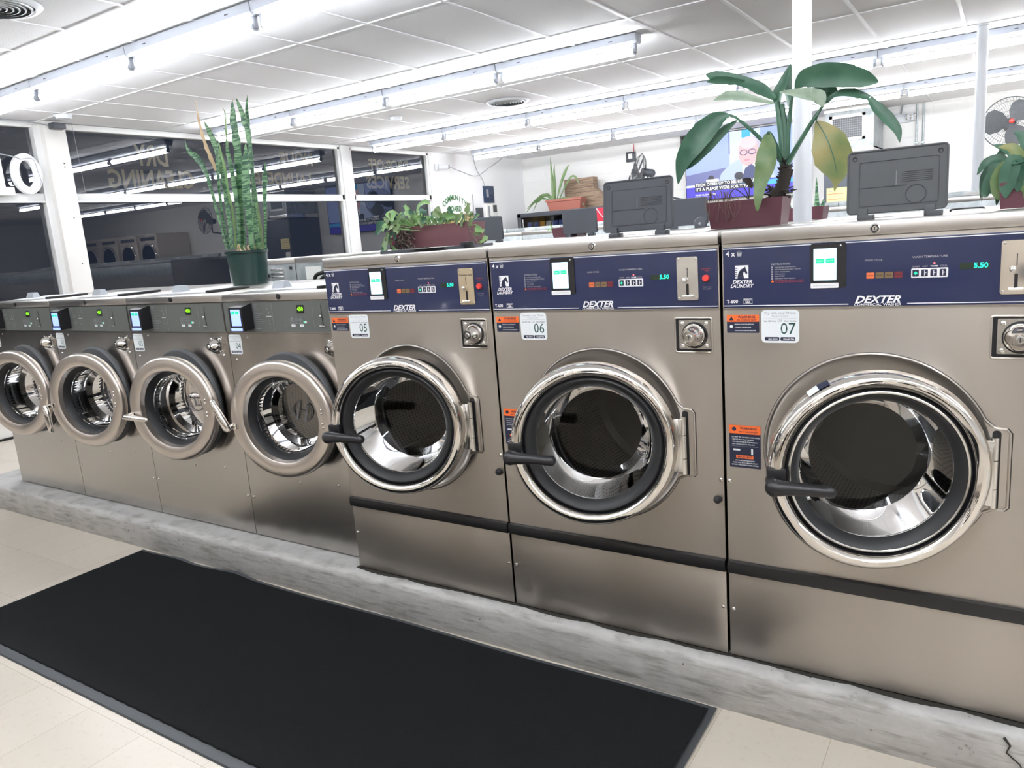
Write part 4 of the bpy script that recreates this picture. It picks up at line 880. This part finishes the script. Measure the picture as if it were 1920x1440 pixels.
def pot_box(mb, x0, x1, y0, y1, z0, z1, m, taper=.02):
    a = taper; mb.add([(x0+a, y0+a, z0), (x1-a, y0+a, z0), (x1-a, y1-a, z0), (x0+a, y1-a, z0), (x0, y0, z1), (x1, y0, z1), (x1, y1, z1), (x0, y1, z1), (x0+.006, y0+.006, z1), (x1-.006, y0+.006, z1), (x1-.006, y1-.006, z1), (x0+.006, y1-.006, z1), (x0+.008, y0+.008, z1-.02), (x1-.008, y0+.008, z1-.02), (x1-.008, y1-.008, z1-.02), (x0+.008, y1-.008, z1-.02)],
        [(0, 3, 2, 1)]+[(i, (i+1) % 4, 4+(i+1) % 4, 4+i) for i in range(4)]+[(4+i, 4+(i+1) % 4, 8+(i+1) % 4, 8+i) for i in range(4)]+[(8+i, 8+(i+1) % 4, 12+(i+1) % 4, 12+i) for i in range(4)], m)
# spiky plant and wooden box on the vending machines
t = thing('potted_plant', 'spiky grey green plant in a terracotta trough on top of the snack machine', 'potted plant', (-4.25, 9.7, 1.633))
b = MB(); pot_box(b, -.33, .34, -.12, .12, 0, .19, TERRA, .04); b.box(-.34, .35, -.13, -.115, .155, .19, TERRA); b.build('trough', t); b = MB(); b.box(-.31, .32, -.1, .1, .15, .165, SOIL); b.build('soil', t)
b = MB()
def LQ(pts, hw, m=LEAFO, y=9.68): leaf(b, [at(x_, y_, y)-Vector((-4.25, 9.7, 1.633)) for x_, y_ in pts], [w_*.0088 for w_ in hw], m)
LQ([(1038, 378), (1037, 350), (1034, 320), (1032, 295)], [3, 4, 2.5, .3]); LQ([(1040, 376), (1041, 350), (1039, 320), (1040, 308)], [3, 3, 2, .3]); LQ([(1044, 376), (1052, 345), (1060, 322), (1067, 308)], [1, 3, 3.5, .3]); LQ([(1048, 376), (1062, 345), (1072, 331), (1080, 333), (1086, 345)], [1, 2, 2, 2, .3])
for p_ in ([(1036, 376), (1020, 365), (1005, 375), (988, 392)], [(1036, 378), (1015, 372), (1000, 382), (986, 400)], [(1040, 376), (1030, 368), (1012, 372), (1000, 396)], [(1045, 376), (1062, 372), (1075, 380), (1080, 392)], [(1045, 378), (1055, 380), (1062, 395)], [(1038, 374), (1025, 364), (1010, 378), (997, 380)], [(1044, 374), (1066, 371), (1088, 376), (1097, 388)]): LQ(p_, [1.5, 2, 1.8, .3])
b.build('foliage', t)
t = thing('wooden_planter', 'weathered wooden box standing behind the spiky plant on the vending machines', 'wooden box', (-4.1, 10.0, 1.633))
b = MB(); b.box(-.30, .26, -.06, .12, 0, .52, WOOD, .004); b.prism([(.26, 0), (.62, 0), (.56, .18), (.42, .22), (.26, .34)], -.05, .1, WOOD)
for k in range(6): b.box(-.29, .25, -.064, -.06, .04+.08*k, .044+.08*k, BLACK)
b.build('box', t)
def fan(label, loc, R_, rot, hub, mount):
    t = thing('wall_fan', label, 'fan', loc); t.rotation_euler = rot
    b = MB()
    for k in range(5):
        rr_ = R_*(.25+.1875*k); yy = -.09*math.sqrt(max(0, 1-(rr_/R_)**2)); b.tube([(rr_*math.cos(a), yy, rr_*math.sin(a)) for a in [2*PI*i/40 for i in range(40)]], .0022 if k < 4 else .006, DGREY, 5, closed=True)
    for i in range(54):
        a = 2*PI*i/54
        for sgn in (-1, 1): b.tube([(R_*q*math.cos(a+.25*q), sgn*.09*math.sqrt(max(0, 1-q*q)), R_*q*math.sin(a+.25*q)) for q in (.15, .5, .8, 1)], .0014, DGREY, 4, caps=False)
    b.build('guard', t)
    b = MB()
    for i in range(3):
        a = 2*PI*i/3+.9; pts = []
        for q, wq in ((.12, .12), (.35, .36), (.65, .46), (.86, .36), (.93, .16)):
            for sgn in (-1, 1): pts.append((R_*(q*math.cos(a)-sgn*wq*math.sin(a)), sgn*wq*.10, R_*(q*math.sin(a)+sgn*wq*math.cos(a))))
        b.add(pts, [(2*j, 2*j+1, 2*j+3, 2*j+2) for j in range(4)], DGREY)
    b.build('blades', t)
    b = MB(); b.ball((0, -.095, 0), .028, hub, 14, 8); b.build('hub_badge', t)
    b = MB(); b.tube([(0, .04, 0), (0, .20, 0)], .06, CHAR, 20); b.ball((0, .20, 0), .062, CHAR); b.build('motor', t)
    b = MB(); b.tube([(0, .14, 0), (0, .16, -.25)], .014, CHAR, 8); b.tube(mount, .016, CHAR, 8); b.build('bracket', t)
fan('black caged wall fan turned sideways above the drinks machine', (-2.74, 9.35, 2.10), .27, (-.2, 0, -.95), CHAR, [(0, .16, -.25), (-.25, .6, -.3), (-.5, 1.05, -.3)])
fan('large black caged wall fan with red badge at the right edge', (2.10, 8.9, 2.12), .29, (-.1, 0, .1), RED, [(0, .16, -.25), (0, .8, -.28), (0, 1.34, -.3)])
t = thing('wall_switch_box', 'small metal switch box with cable on the back wall left of the sideways fan', 'switch box', (-3.27, YB-.06, 2.42))
b = MB(); b.box(-.08, .08, 0, .055, -.08, .08, CHAR, .005); b.box(-.035, .035, -.004, 0, -.03, .05, PAPER); b.build('box', t); b = MB(); b.tube([(.06, .02, .08), (.06, .02, .2)], .008, REDP, 6); b.tube([(.05, .02, -.08), (.06, .0, -.5)], .012, BRIGHT, 6); b.ball((.05, .0, -.28), .05, CHAR, 10, 8); b.tube([(-.02, 0, -.3), (-.1, 0, -.55)], .012, CHAR, 6); b.build('cables', t)
t = thing('air_duct', 'boxy galvanised air duct with white square grille under the ceiling', 'air duct', (.27, 9.4, 2.06))
b = MB(); b.box(-.30, .31, 0, .88, 0, .50, GALV, .006); b.box(-.31, .31, -.02, .88, -.05, .03, BRIGHT, .005); b.box(-.31, .31, -.02, .88, .50, .565, BRIGHT, .004); b.build('duct', t)
b = MB(); G0, G1, H0, H1 = -.24, .21, .12, .46
for (p, q, r_, s_) in ((G0, G1, H1-.04, H1), (G0, G1, H0, H0+.04), (G0, G0+.04, H0, H1), (G1-.04, G1, H0, H1)): b.box(p, q, -.02, 0, r_, s_, WHITE, .002)
for k in range(15): x_ = G0+.04+k*(G1-G0-.08)/14; b.box(x_-.002, x_+.002, -.012, -.002, H0+.04, H1-.04, GREYP)
for k in range(10): z_ = H0+.04+k*(H1-H0-.08)/9; b.box(G0+.04, G1-.04, -.011, -.003, z_-.002, z_+.002, GREYP)
b.box(G0+.04, G1-.04, -.002, -.0005, H0+.04, H1-.04, BLACK); b.build('grille', t, smooth=False)
t = thing('metal_cabinet', 'slate grey metal cabinet under the air duct with notices stuck on it', 'cabinet', (.40, 9.4, FZ))
b = MB(); b.box(-.44, .36, 0, .85, 0, 1.995-FZ, CABG, .008); b.build('body', t); b = MB(); b.box(-.41, .33, -.012, 0, 1.25, 2.08, CABG, .004); b.build('door', t)
for (x0, x1, z0, z1, m_, nm) in ((-.40, -.13, 1.36, 1.58, PAPY, 'notice'), (-.38, -.24, 1.13, 1.29, PAPER, 'card')):
    b = MB(); b.box(x0, x1, -.016, -.012, z0-FZ, z1-FZ, m_)
    if m_ is PAPY: 
        for k in range(5): b.box(x0+.02, x1-.03-.02*(k % 2), -.0165, -.016, z0-FZ+.03+.035*k, z0-FZ+.037+.035*k, REDP if k % 2 else GREYP)
    b.build(nm, t)
t = thing('emergency_light', 'white twin head emergency light on the back wall right of the duct', 'emergency light', (.80, YB-.06, 2.46))
b = MB(); b.box(-.16, .16, 0, .06, -.06, .06, WENAMEL, .008); b.tube([(0, .03, .06), (.02, .03, .17)], .01, GREYP, 6); b.build('body', t)
for s_, nm in ((-1, 1), (1, 1)):
    b = MB(); b.box(s_*.13-.06, s_*.13+.06, -.08, -.01, -.05, .05, WENAMEL, .012)
    for i in range(3):
        for j in range(2): b.ball((s_*.13-.04+.045*i, -.083, -.022+.044*j), .016, BRIGHT, 8, 6)
    b.build('lamp_head', t)
for k, xx in enumerate((1.0, 1.08)):
    b = MB(); b.tube([(xx, YB-.02, 1.35), (xx, YB-.02, CZ-.01)], .014, GALV, 8); b.box(xx-.03, xx+.03, YB-.035, YB-.001, 2.1, 2.12, GALV); o = b.build('conduit'); tag(o, 'grey metal conduit on the back wall, '+('left' if k == 0 else 'right')+' of the pair', 'conduit', 'conduits on the back wall')

# ------------------------------------------------------------------ dryers (seen in reflections)
def dryer(loc, rz, label, group):
    t = thing('tumble_dryer', label, 'dryer', loc, rz, group); b = MB()
    b.box(-.39, .39, 0, .9, 0, 2.15, ALMOND, .006); b.build('cabinet', t)
    for z_ in (.62, 1.62):
        b = MB(); b.lathe([(.33, 0), (.33, -.03), (.30, -.045), (.27, -.04)], 0, z_, CHROME, 40); d_ = b.build('door', t); b = MB(); b.lathe([(.27, -.04), (0, -.02)], 0, z_, DKGLASS, 40); b.build('glass', d_)
        b = MB(); b.box(-.3, .3, -.01, 0, z_+.38, z_+.46, CHAR, .002); b.build('control_panel', t)
    return t
dp = dryer((-4.7, YF+.92, FZ), PI, 'tall almond double dryer against the wall behind the viewer', 'dryers behind the viewer')
for k in range(1, 13): c = copy_tree(dp); c.location = (-4.7+.8*k, YF+.92, FZ)
for k in range(6): c = copy_tree(dp); c.location = (5.2+.9*k, YB-.92, FZ); c.rotation_euler[2] = 0; c['label'] = 'tall almond double dryer on the back wall seen only mirrored in the window'; c['group'] = 'dryers mirrored in the window'

# ------------------------------------------------------------------ plants on the washers
# snake plant in a green pot
Y0 = .78; base = at(470, 528, Y0); PX = Y0+YS
t = thing('snake_plant', 'tall banded snake plant in a dark green pot on washer 04', 'potted plant', (base.x, Y0, 1.1156))
b = MB(); n = 40; vs = []; prof = [(0, 0), (.094, 0), (.110, .170), (.117, .172), (.117, .186), (.110, .186), (.108, .165), (0, .165)]
def lathe_z(mb, prof, m, n=36):
    k = len(prof); vs = [(r*math.cos(2*PI*i/n), r*math.sin(2*PI*i/n), z_) for i in range(n) for r, z_ in prof]; mb.add(vs, [(i*k+j, ((i+1) % n)*k+j, ((i+1) % n)*k+j+1, i*k+j+1) for i in range(n) for j in range(k-1)], m)
lathe_z(b, prof[:-1], GPOT); b.build('pot', t); b = MB(); lathe_z(b, [(.108, .168), (0, .172)], SOIL)
pr = random.Random(8)
for i in range(40): a = pr.uniform(0, 6.28); r_ = pr.uniform(.02, .10); h_ = pr.uniform(.01, .05); b.tube([(r_*math.cos(a), r_*math.sin(a), .165), (r_*math.cos(a)+pr.uniform(-.02, .02), r_*math.sin(a)+pr.uniform(-.02, .02), .175+h_)], [.006, .002], pr.choice((LEAFT, ROOT, LEAFT)), 5)
b.build('soil', t)
org = Vector((base.x, Y0, 1.1156)); K = .0034
b = MB()
def SN(pts, hw, dy=0, m=SNAKE, wv=.12):
    P = [at(340+x_*.2778, 160+y_*.2778, Y0+dy*(1 if i else .6))-org for i, (x_, y_) in enumerate(pts)]
    leaf(b, P, [w_*.2778*K for w_ in hw], m, (rnd.uniform(-.3, .3), -1, .1), .3, wave=wv)
SN([(310, 1110), (240, 830), (180, 610), (120, 500), (50, 440), (25, 370)], [8, 15, 20, 24, 14, 1], -.04)
SN([(330, 1110), (280, 860), (255, 600), (245, 480), (255, 350)], [14, 20, 20, 18, 1], -.02)
SN([(345, 1110), (320, 850), (290, 620), (230, 400), (190, 310), (155, 245)], [14, 18, 22, 20, 18, 1], .05)
SN([(375, 1110), (360, 900), (320, 700), (300, 560), (270, 450), (255, 380)], [18, 20, 16, 18, 14, 1], -.05, LEAFL)
SN([(395, 1110), (385, 850), (350, 600), (320, 460), (300, 360)], [16, 18, 22, 18, 1], .02)
SN([(240, 570), (200, 480), (160, 380), (125, 250), (95, 100)], [14, 18, 16, 12, 1], .03, LEAFT, .2)
SN([(330, 520), (315, 400), (305, 280), (300, 200), (280, 150)], [10, 14, 14, 7, 1], .06, LEAFL, .2)
SN([(420, 1110), (410, 850), (400, 600), (385, 400), (355, 220), (345, 95)], [22, 28, 32, 34, 28, 1], .04)
SN([(440, 1110), (415, 800), (400, 500), (380, 300), (360, 150)], [20, 24, 26, 22, 1], .09)
SN([(485, 1110), (470, 900), (450, 700), (445, 520), (435, 390)], [22, 34, 40, 36, 1], -.06)
SN([(540, 1110), (520, 850), (490, 600), (465, 350), (430, 220), (368, 80)], [20, 24, 26, 34, 36, 1], .05)
SN([(520, 1110), (500, 900), (490, 650), (475, 450), (470, 300)], [20, 22, 22, 20, 2], .0)
SN([(465, 340), (455, 240), (445, 150), (447, 65)], [18, 18, 14, 1], .1)
SN([(570, 1110), (570, 900), (565, 780), (568, 640), (567, 520)], [8, 10, 12, 18, 1], -.03)
SN([(560, 1110), (540, 950), (520, 830), (512, 780)], [18, 20, 14, 2], -.08, LEAFO)
SN([(350, 1110), (345, 1000), (330, 900), (300, 780), (285, 700)], [10, 12, 14, 12, 1], -.07)
b.build('foliage', t)

# trailing plant in mauve trough on 05
o5 = at(824, 463, .30); org = Vector((o5.x, .32, 1.2502))
t = thing('pothos_plant', 'trailing green leafy plant in a mauve trough on top of washer 05', 'potted plant', org)
b = MB(); pot_box(b, -.135, .138, -.02, .10, 0, .083, MAUVE, .008); b.build('trough', t); b = MB(); b.box(-.122, .125, -.01, .09, .06, .07, SOIL); b.build('soil', t)
b = MB(); b2 = MB()
def heart(mb, c, s_, ax, m, nr):
    c = Vector(c); t_ = Vector(ax).normalized(); leaf(mb, [c-t_*s_, c-t_*s_*.55, c, c+t_*s_*.6, c+t_*s_*1.15], [.12*s_, .75*s_, .68*s_, .38*s_, .01], m, nr, .3, 4)
LV = [(180, 510, 95), (320, 340, 75), (370, 345, 65), (330, 520, 60), (480, 385, 50), (560, 240, 50), (600, 330, 62), (780, 280, 65), (700, 400, 70), (800, 400, 62), (1010, 285, 78), (1100, 360, 62), (1240, 370, 72), (1060, 410, 55), (1300, 385, 60), (1180, 255, 42), (1440, 240, 60), (1555, 365, 62), (1600, 540, 60), (1570, 600, 40), (1680, 690, 60), (620, 410, 50), (520, 430, 50), (400, 455, 50), (560, 490, 48), (300, 650, 62), (250, 770, 60), (380, 820, 45), (230, 830, 45), (350, 600, 55), (880, 440, 55), (660, 340, 60), (940, 330, 50), (450, 520, 50), (500, 330, 45), (730, 340, 55), (860, 380, 55), (1350, 330, 45), (1480, 420, 40), (1490, 320, 40), (420, 400, 45), (280, 450, 60), (1150, 420, 50), (960, 420, 45), (330, 730, 50), (1620, 720, 35), (760, 450, 45), (620, 290, 45)]
pr = random.Random(11)
LV += [(pr.uniform(240, 1400), pr.uniform(300, 470), pr.uniform(38, 60)) for _ in range(34)] + [(pr.uniform(230, 520), pr.uniform(450, 700), pr.uniform(40, 58)) for _ in range(14)]
for (x_, y_, s_) in LV:
    yy = pr.uniform(.26, .40) if x_ > 450 else pr.uniform(.18, .34); c = at(690+x_*.1302, 360+y_*.1302, yy); sz = s_*.1302*.0023; ang = pr.uniform(-2.6, .2) if y_ > 250 else pr.uniform(-.5, 2.5)
    ax = Vector((math.cos(ang), pr.uniform(-.4, .3), math.sin(ang))); c2 = c-org
    heart(b, c2, sz, ax, pr.choice((LEAFL, LEAFO, LEAFO, LEAF)), (pr.uniform(-.5, .5), -1, pr.uniform(-.1, .8)))
    if y_ < 620: b2.tube(smoothpath([(max(-.12, min(.12, c2.x*.8)), 0, .065), ((c2.x*.9), c2.y*.5, max(.07, c2.z*.9)), c2-ax.normalized()*sz], 4), .0016, LEAFL, 5)
leaf(b, [at(690+x_*.1302, 360+y_*.1302, .32)-org for x_, y_ in ((700, 300), (740, 200), (820, 150), (890, 170))], [.002, .011, .013, .001], LEAFL, (.2, -1, .8))
b.build('foliage', t)
for (p) in ([(600, 520), (500, 560), (430, 700), (450, 830)], [(560, 500), (420, 520), (300, 600), (260, 780)], [(1420, 450), (1500, 600), (1600, 740), (1700, 700)], [(620, 550), (560, 700), (480, 760), (520, 830)], [(600, 500), (480, 480), (330, 480), (200, 520)]): b2.tube(smoothpath([at(690+x_*.1302, 360+y_*.1302, .27)-org for x_, y_ in p]), .002, ROOT, 5)
for i in range(220):
    x_ = pr.uniform(400, 640); y_ = pr.uniform(560, 830); c = at(690+x_*.1302, 360+y_*.1302, pr.uniform(.24, .33))-org; b2.tube([c, c+Vector((pr.uniform(-.02, .02), pr.uniform(-.01, .01), pr.uniform(-.02, .02)))], [.0035, .0012], pr.choice((ROOT, TRUNK)), 4)
b2.build('stems', t)

# big drooping plant in the plum trough between 06 and 07
YP = .52; oo = at(1397, 424, YP); org = Vector((oo.x, YP+.06, 1.2396)); 
t = thing('potted_plant', 'large plant with long drooping leaves in a plum trough in front of the white pole', 'potted plant', org)
b = MB(); pot_box(b, -.128, .120, -.06, .06, 0, .088, MAUVE2, .010); b.build('trough', t); b = MB(); b.box(-.115, .108, -.05, .05, .062, .074, SOIL); b.build('soil', t)
def Z(x_, y_, dy=0): return at(1220+x_*.25, 100+y_*.25, YP+.06+dy)-org
KZ = .25*.0020
b = MB()
pr = random.Random(21)
def BL(pts, hw, dys, m, nr=(0, -1, .3), fold=.25):
    P = [Z(p[0], p[1], dys[min(i, len(dys)-1)]) for i, p in enumerate(pts)]; leaf(b, P, [w_*KZ for w_ in hw], m, nr, fold, 6)
BL([(1085, 265), (1160, 190), (1310, 160), (1470, 165), (1610, 190), (1708, 215)], [4, 55, 72, 66, 48, 3], [0, -.01, -.02, -.03, -.03, -.03], LEAF, (0, -1, -.2))
BL([(930, 340), (830, 270), (700, 215), (580, 185), (480, 175), (415, 158)], [14, 40, 34, 34, 36, 2], [0, .02, .04, .05, .05, .05], LEAF, (0, -1, .3))
BL([(700, 215), (600, 205), (500, 200), (420, 215)], [10, 26, 26, 2], [.04, .03, .03, .03], LEAF, (0, -1, -.4))
BL([(920, 375), (780, 345), (650, 322), (560, 325), (472, 355)], [8, 22, 36, 36, 2], [0, 0, -.02, -.03, -.04], LEAFP, (0, -1, .5))
BL([(960, 400), (958, 310), (1000, 210), (1050, 75)], [14, 40, 34, 1], [0, .02, .03, .04], LEAF, (-.3, -1, 0))
BL([(1040, 400), (1030, 300), (1040, 200), (1052, 90)], [10, 22, 18, 1], [0, .04, .05, .06], LEAF, (.5, -1, 0))
BL([(965, 290), (1080, 300), (1180, 312), (1260, 335), (1292, 400)], [2, 30, 46, 48, 6], [-.06, -.05, -.05, -.04, -.04], LEAFP, (0, -1, .7))
BL([(1230, 250), (1290, 270), (1340, 300), (1320, 372)], [8, 46, 50, 6], [.03, .04, .05, .05], LEAF)
BL([(590, 462), (500, 500), (400, 590), (310, 700), (240, 820), (205, 980)], [6, 55, 78, 74, 48, 2], [-.05, -.06, -.07, -.08, -.08, -.08], LEAF, (.3, -1, .2))
BL([(650, 500), (560, 570), (440, 690), (330, 800), (270, 870)], [4, 26, 34, 30, 3], [-.04, -.04, -.05, -.06, -.06], LEAF, (.6, -1, .2))
BL([(875, 600), (880, 720), (872, 830), (838, 950), (812, 1080), (800, 1182)], [18, 68, 76, 54, 34, 6], [-.06, -.08, -.09, -.09, -.10, -.10], LEAFO, (-.3, -1, .1))
BL([(1240, 508), (1285, 570), (1335, 670), (1375, 790), (1398, 900), (1388, 980), (1378, 1038)], [3, 52, 104, 112, 66, 16, 1], [-.02, -.03, -.04, -.04, -.04], LEAFY, (0, -1, .1), .15)
BL([(1242, 510), (1285, 572), (1335, 672), (1375, 792), (1397, 905)], [3, 3.2, 3.2, 2.6, 1], [-.024, -.034, -.044, -.044, -.044], LEAF, (0, -1, .1), 0)
BL([(1270, 380), (1340, 335), (1420, 300), (1520, 300), (1640, 335)], [6, 10, 22, 28, 16], [0, 0, 0, 0, 0], LEAF, (0, -1, .4))
BL([(1640, 335), (1700, 410), (1780, 490), (1850, 580), (1868, 670)], [16, 32, 36, 24, 1], [0, 0, 0, 0, 0], LEAF, (.3, -1, .2))
# veins on the yellowing leaf
b.build('foliage', t)
b = MB()
def ST(pts, r_, dys=(0,), m=LEAF): P = smoothpath([Z(p[0], p[1], dys[min(i, len(dys)-1)]) for i, p in enumerate(pts)]); b.tube(P, lerp_list([q*KZ for q in r_], 6) if isinstance(r_, list) else r_*KZ, m, 8)
ST([(1000, 830), (985, 650), (965, 500), (945, 360)], [30, 24, 20, 14]); ST([(1010, 830), (1005, 650), (1000, 500), (985, 380)], [26, 22, 18, 14]); ST([(1020, 830), (1025, 640), (1040, 480), (1060, 330), (1085, 265)], [20, 18, 14, 10, 6])
ST([(990, 820), (900, 720), (760, 580), (650, 490), (590, 462)], [14, 14, 12, 10, 8], (0, -.02, -.04, -.05)); ST([(1000, 840), (950, 720), (900, 610), (875, 598)], [16, 16, 12, 10], (0, -.03, -.06)); ST([(1025, 830), (1110, 680), (1200, 530), (1290, 395), (1330, 350)], [18, 16, 13, 10, 6], (-.01, -.02, -.03, -.02))
ST([(985, 830), (930, 700), (890, 600)], [12, 10, 6], (-.01, -.04)); ST([(1275, 420), (1250, 470), (1240, 512)], [6, 5, 4], (-.02,)); 
b.build('stalks', t)
b = MB(); P = smoothpath([Z(930, 1080), Z(985, 1000), Z(1010, 900), Z(1005, 800)]); b.tube(P, lerp_list([45*KZ, 42*KZ, 40*KZ, 30*KZ], 6), TRUNK, 12)
for i in range(110):
    q = pr.random(); c = P[int(q*(len(P)-1))]; a = pr.uniform(0, 6.28); r_ = 42*KZ; p0 = c+Vector((r_*.6*math.cos(a), r_*.6*math.sin(a), 0)); b.tube([p0, p0+Vector((math.cos(a)*.012, math.sin(a)*.012, pr.uniform(-.004, .016)))], [.004, .001], TRUNK, 4)
for i in range(60): c = Z(pr.uniform(860, 1060), pr.uniform(1000, 1085), pr.uniform(-.03, .03)); b.tube([c, c+Vector((pr.uniform(-.02, .02), pr.uniform(-.01, .01), pr.uniform(-.005, .012)))], [.003, .0008], TRUNK, 4)
b.build('trunk', t)
b = MB()
for i in range(16):
    x_ = pr.uniform(420, 620); b.tube(smoothpath([Z(x_, 1110, -.04), Z(x_+pr.uniform(-30, 30), 1060-pr.uniform(0, 40), -.06), Z(x_+pr.uniform(-40, 60), 1130, -.068), Z(x_+pr.uniform(-30, 40), 1200+pr.uniform(0, 80), -.066)]), .0009, ROOT, 4)
for p in ([(740, 1100), (720, 1040), (690, 990)], [(735, 1100), (740, 1030), (735, 985)], [(590, 1100), (600, 1050), (640, 1020), (730, 1090)]): b.tube(smoothpath([Z(q[0], q[1], -.02) for q in p]), .0018, TRUNK, 4)
leaf(b, [Z(690, 950, -.02), Z(735, 960, -.02), Z(760, 1010, -.02)], [.004, .012, .003], TRUNK)
b.build('dead_stems', t)

# peace lily right
YL = .36; oo = at(1930, 388, YL); org = Vector((oo.x, YL+.06, 1.2410))
t = thing('peace_lily', 'bushy drooping green plant in a plum pot at the right edge on washer 07', 'potted plant', org)
b = MB(); pot_box(b, -.067, .12, -.06, .07, 0, .047+.02, MAUVE2, .004); b.build('pot', t); b = MB(); b.box(-.06, .11, -.05, .06, .045, .055, SOIL); b.build('soil', t)
b = MB()
LL = [([(1912, 340), (1880, 300), (1850, 305), (1832, 328)], [2, 7, 7, .5], LEAF, -.02), ([(1912, 340), (1890, 280), (1870, 300), (1845, 330), (1838, 372)], [2, 5, 6, 5, .5], LEAF, .02), ([(1915, 345), (1880, 312), (1858, 335), (1850, 362), (1853, 368)], [2, 7, 9, 8, .5], LEAF, -.04), ([(1915, 345), (1890, 310), (1872, 335), (1870, 360), (1872, 376)], [2, 8, 11, 9, .5], LEAFO, -.05),
      ([(1915, 340), (1900, 290), (1890, 280), (1862, 272)], [3, 8, 9, .5], LEAF, .0), ([(1915, 335), (1912, 300), (1898, 278), (1872, 276)], [3, 9, 8, .5], LEAFY, -.05), ([(1918, 340), (1905, 300), (1895, 320), (1888, 350), (1886, 372)], [3, 9, 14, 11, .5], LEAF, -.06), ([(1920, 340), (1915, 300), (1912, 330), (1908, 360)], [3, 10, 14, .5], LEAF, -.06),
      ([(1922, 335), (1925, 280), (1915, 255), (1900, 248)], [3, 9, 8, .5], LEAF, .0), ([(1925, 335), (1940, 290), (1945, 310), (1940, 350)], [3, 10, 14, .5], LEAF, -.05), ([(1925, 335), (1950, 270), (1975, 280), (1985, 320)], [3, 10, 12, .5], LEAF, 0), ([(1918, 345), (1895, 335), (1878, 350), (1868, 385)], [2, 6, 8, .5], LEAF, -.03), ([(1912, 350), (1870, 320), (1848, 340), (1840, 378)], [1, 3, 3, .3], LEAFO, .03), ([(1925, 340), (1935, 330), (1930, 360), (1920, 372)], [2, 9, 12, .5], LEAFO, -.06)]
for pts, hw, m_, dy in LL: leaf(b, [at(x_, y_, YL+.06+dy)-org for x_, y_ in pts], [w_*.00168 for w_ in hw], m_, (pr.uniform(-.3, .3), -1, .4), .25, 6)
for i in range(14): a = at(1915+pr.uniform(-12, 15), 345, YL+.06)-org; b.tube([a+Vector((0, 0, -.02)), a+Vector((pr.uniform(-.04, .04), pr.uniform(-.03, .03), .06))], .0018, LEAFO, 5)
b.build('foliage', t)
b = MB(); b.tube(smoothpath([at(1783, 397, .33), at(1786, 393, .33), at(1838, 389, .33), at(1846, 391, .33)]), .0022, BLACK, 6); o = b.build('wire_handle'); tag(o, 'thin dark wire handle lying on the lid of washer 07', 'handle')

# small plants on the rear row
def small_pot(label, px, y_, leaves, m, potm, pw, zt=1.237):
    o_ = at(px, 430, y_); org = Vector((o_.x, y_, zt)); t = thing('potted_plant', label, 'potted plant', org)
    b = MB(); pot_box(b, -pw, pw, -.07, .07, 0, .06, potm, .008); b.build('pot', t); b = MB()
    for pts, hw in leaves: leaf(b, [at(q[0], q[1], y_+q[2] if len(q) > 2 else y_)-org for q in pts], [w_*.0030 for w_ in hw], m, (0, -1, .3))
    b.build('foliage', t)
small_pot('small spider plant in a plum trough behind the middle soap hatch', 1068, 2.2, [([(1075, 432), (1095, 405), (1105, 398), (1118, 395)], [1, 3, 3, .3]), ([(1078, 432), (1097, 412), (1100, 425), (1104, 440)], [1, 3, 3, .3]), ([(1100, 438), (1098, 420), (1095, 400), (1092, 392)], [1, 3, 3, .3]), ([(1100, 438), (1108, 418), (1116, 422), (1122, 432)], [1, 2, 2, .3]), ([(1040, 434), (1034, 425), (1031, 420)], [2, 2, .3]), ([(1038, 434), (1030, 430), (1026, 436)], [1, 2, .3])], LEAFL, MAUVE2, .09)
small_pot('snake plant between the plum trough and the white pole', 1484, 1.85, [([(1482, 415), (1480, 395), (1479, 370)], [3, 4, .5]), ([(1486, 415), (1492, 390), (1484, 362)], [2, 2, .3]), ([(1478, 415), (1470, 400), (1466, 385)], [2, 2, .3])], SNAKE, MAUVE2, .03)
small_pot('snake plant just right of the white pole', 1537, 1.85, [([(1533, 415), (1532, 385), (1531, 332)], [2, 4, .3]), ([(1539, 415), (1541, 395), (1545, 372)], [3, 5, .5]), ([(1536, 415), (1534, 400), (1531, 380)], [3, 3, .3])], SNAKE, MAUVE2, .03)
t = thing('desk_fan', 'small dark domed grille standing left of the plum trough', 'fan', at(1316, 424, 1.95)); t.location.z = 1.237
b = MB(); b.lathe([(.036, -.02), (.03, -.03), (0, -.034)], 0, .02, CHAR, 24)
for k in range(10): a = 2*PI*k/10; b.tube([(0, -.035, .02), (.036*math.cos(a), -.022, .02+.036*math.sin(a))], .0015, GREYP, 4)
b.build('grille', t); b = MB(); b.box(-.03, .03, -.03, .03, 0, .006, CHAR); b.build('base', t)
# yellow tag box beside the green pot
b = MB(); b.box(-.02, .02, -.02, .02, 0, .055, YEL, .003); o = b.build('yellow_box', None, (at(518, 520, 1.0).x, .84, 1.1156)); tag(o, 'small yellow box beside the dark green pot on washer 04', 'box')
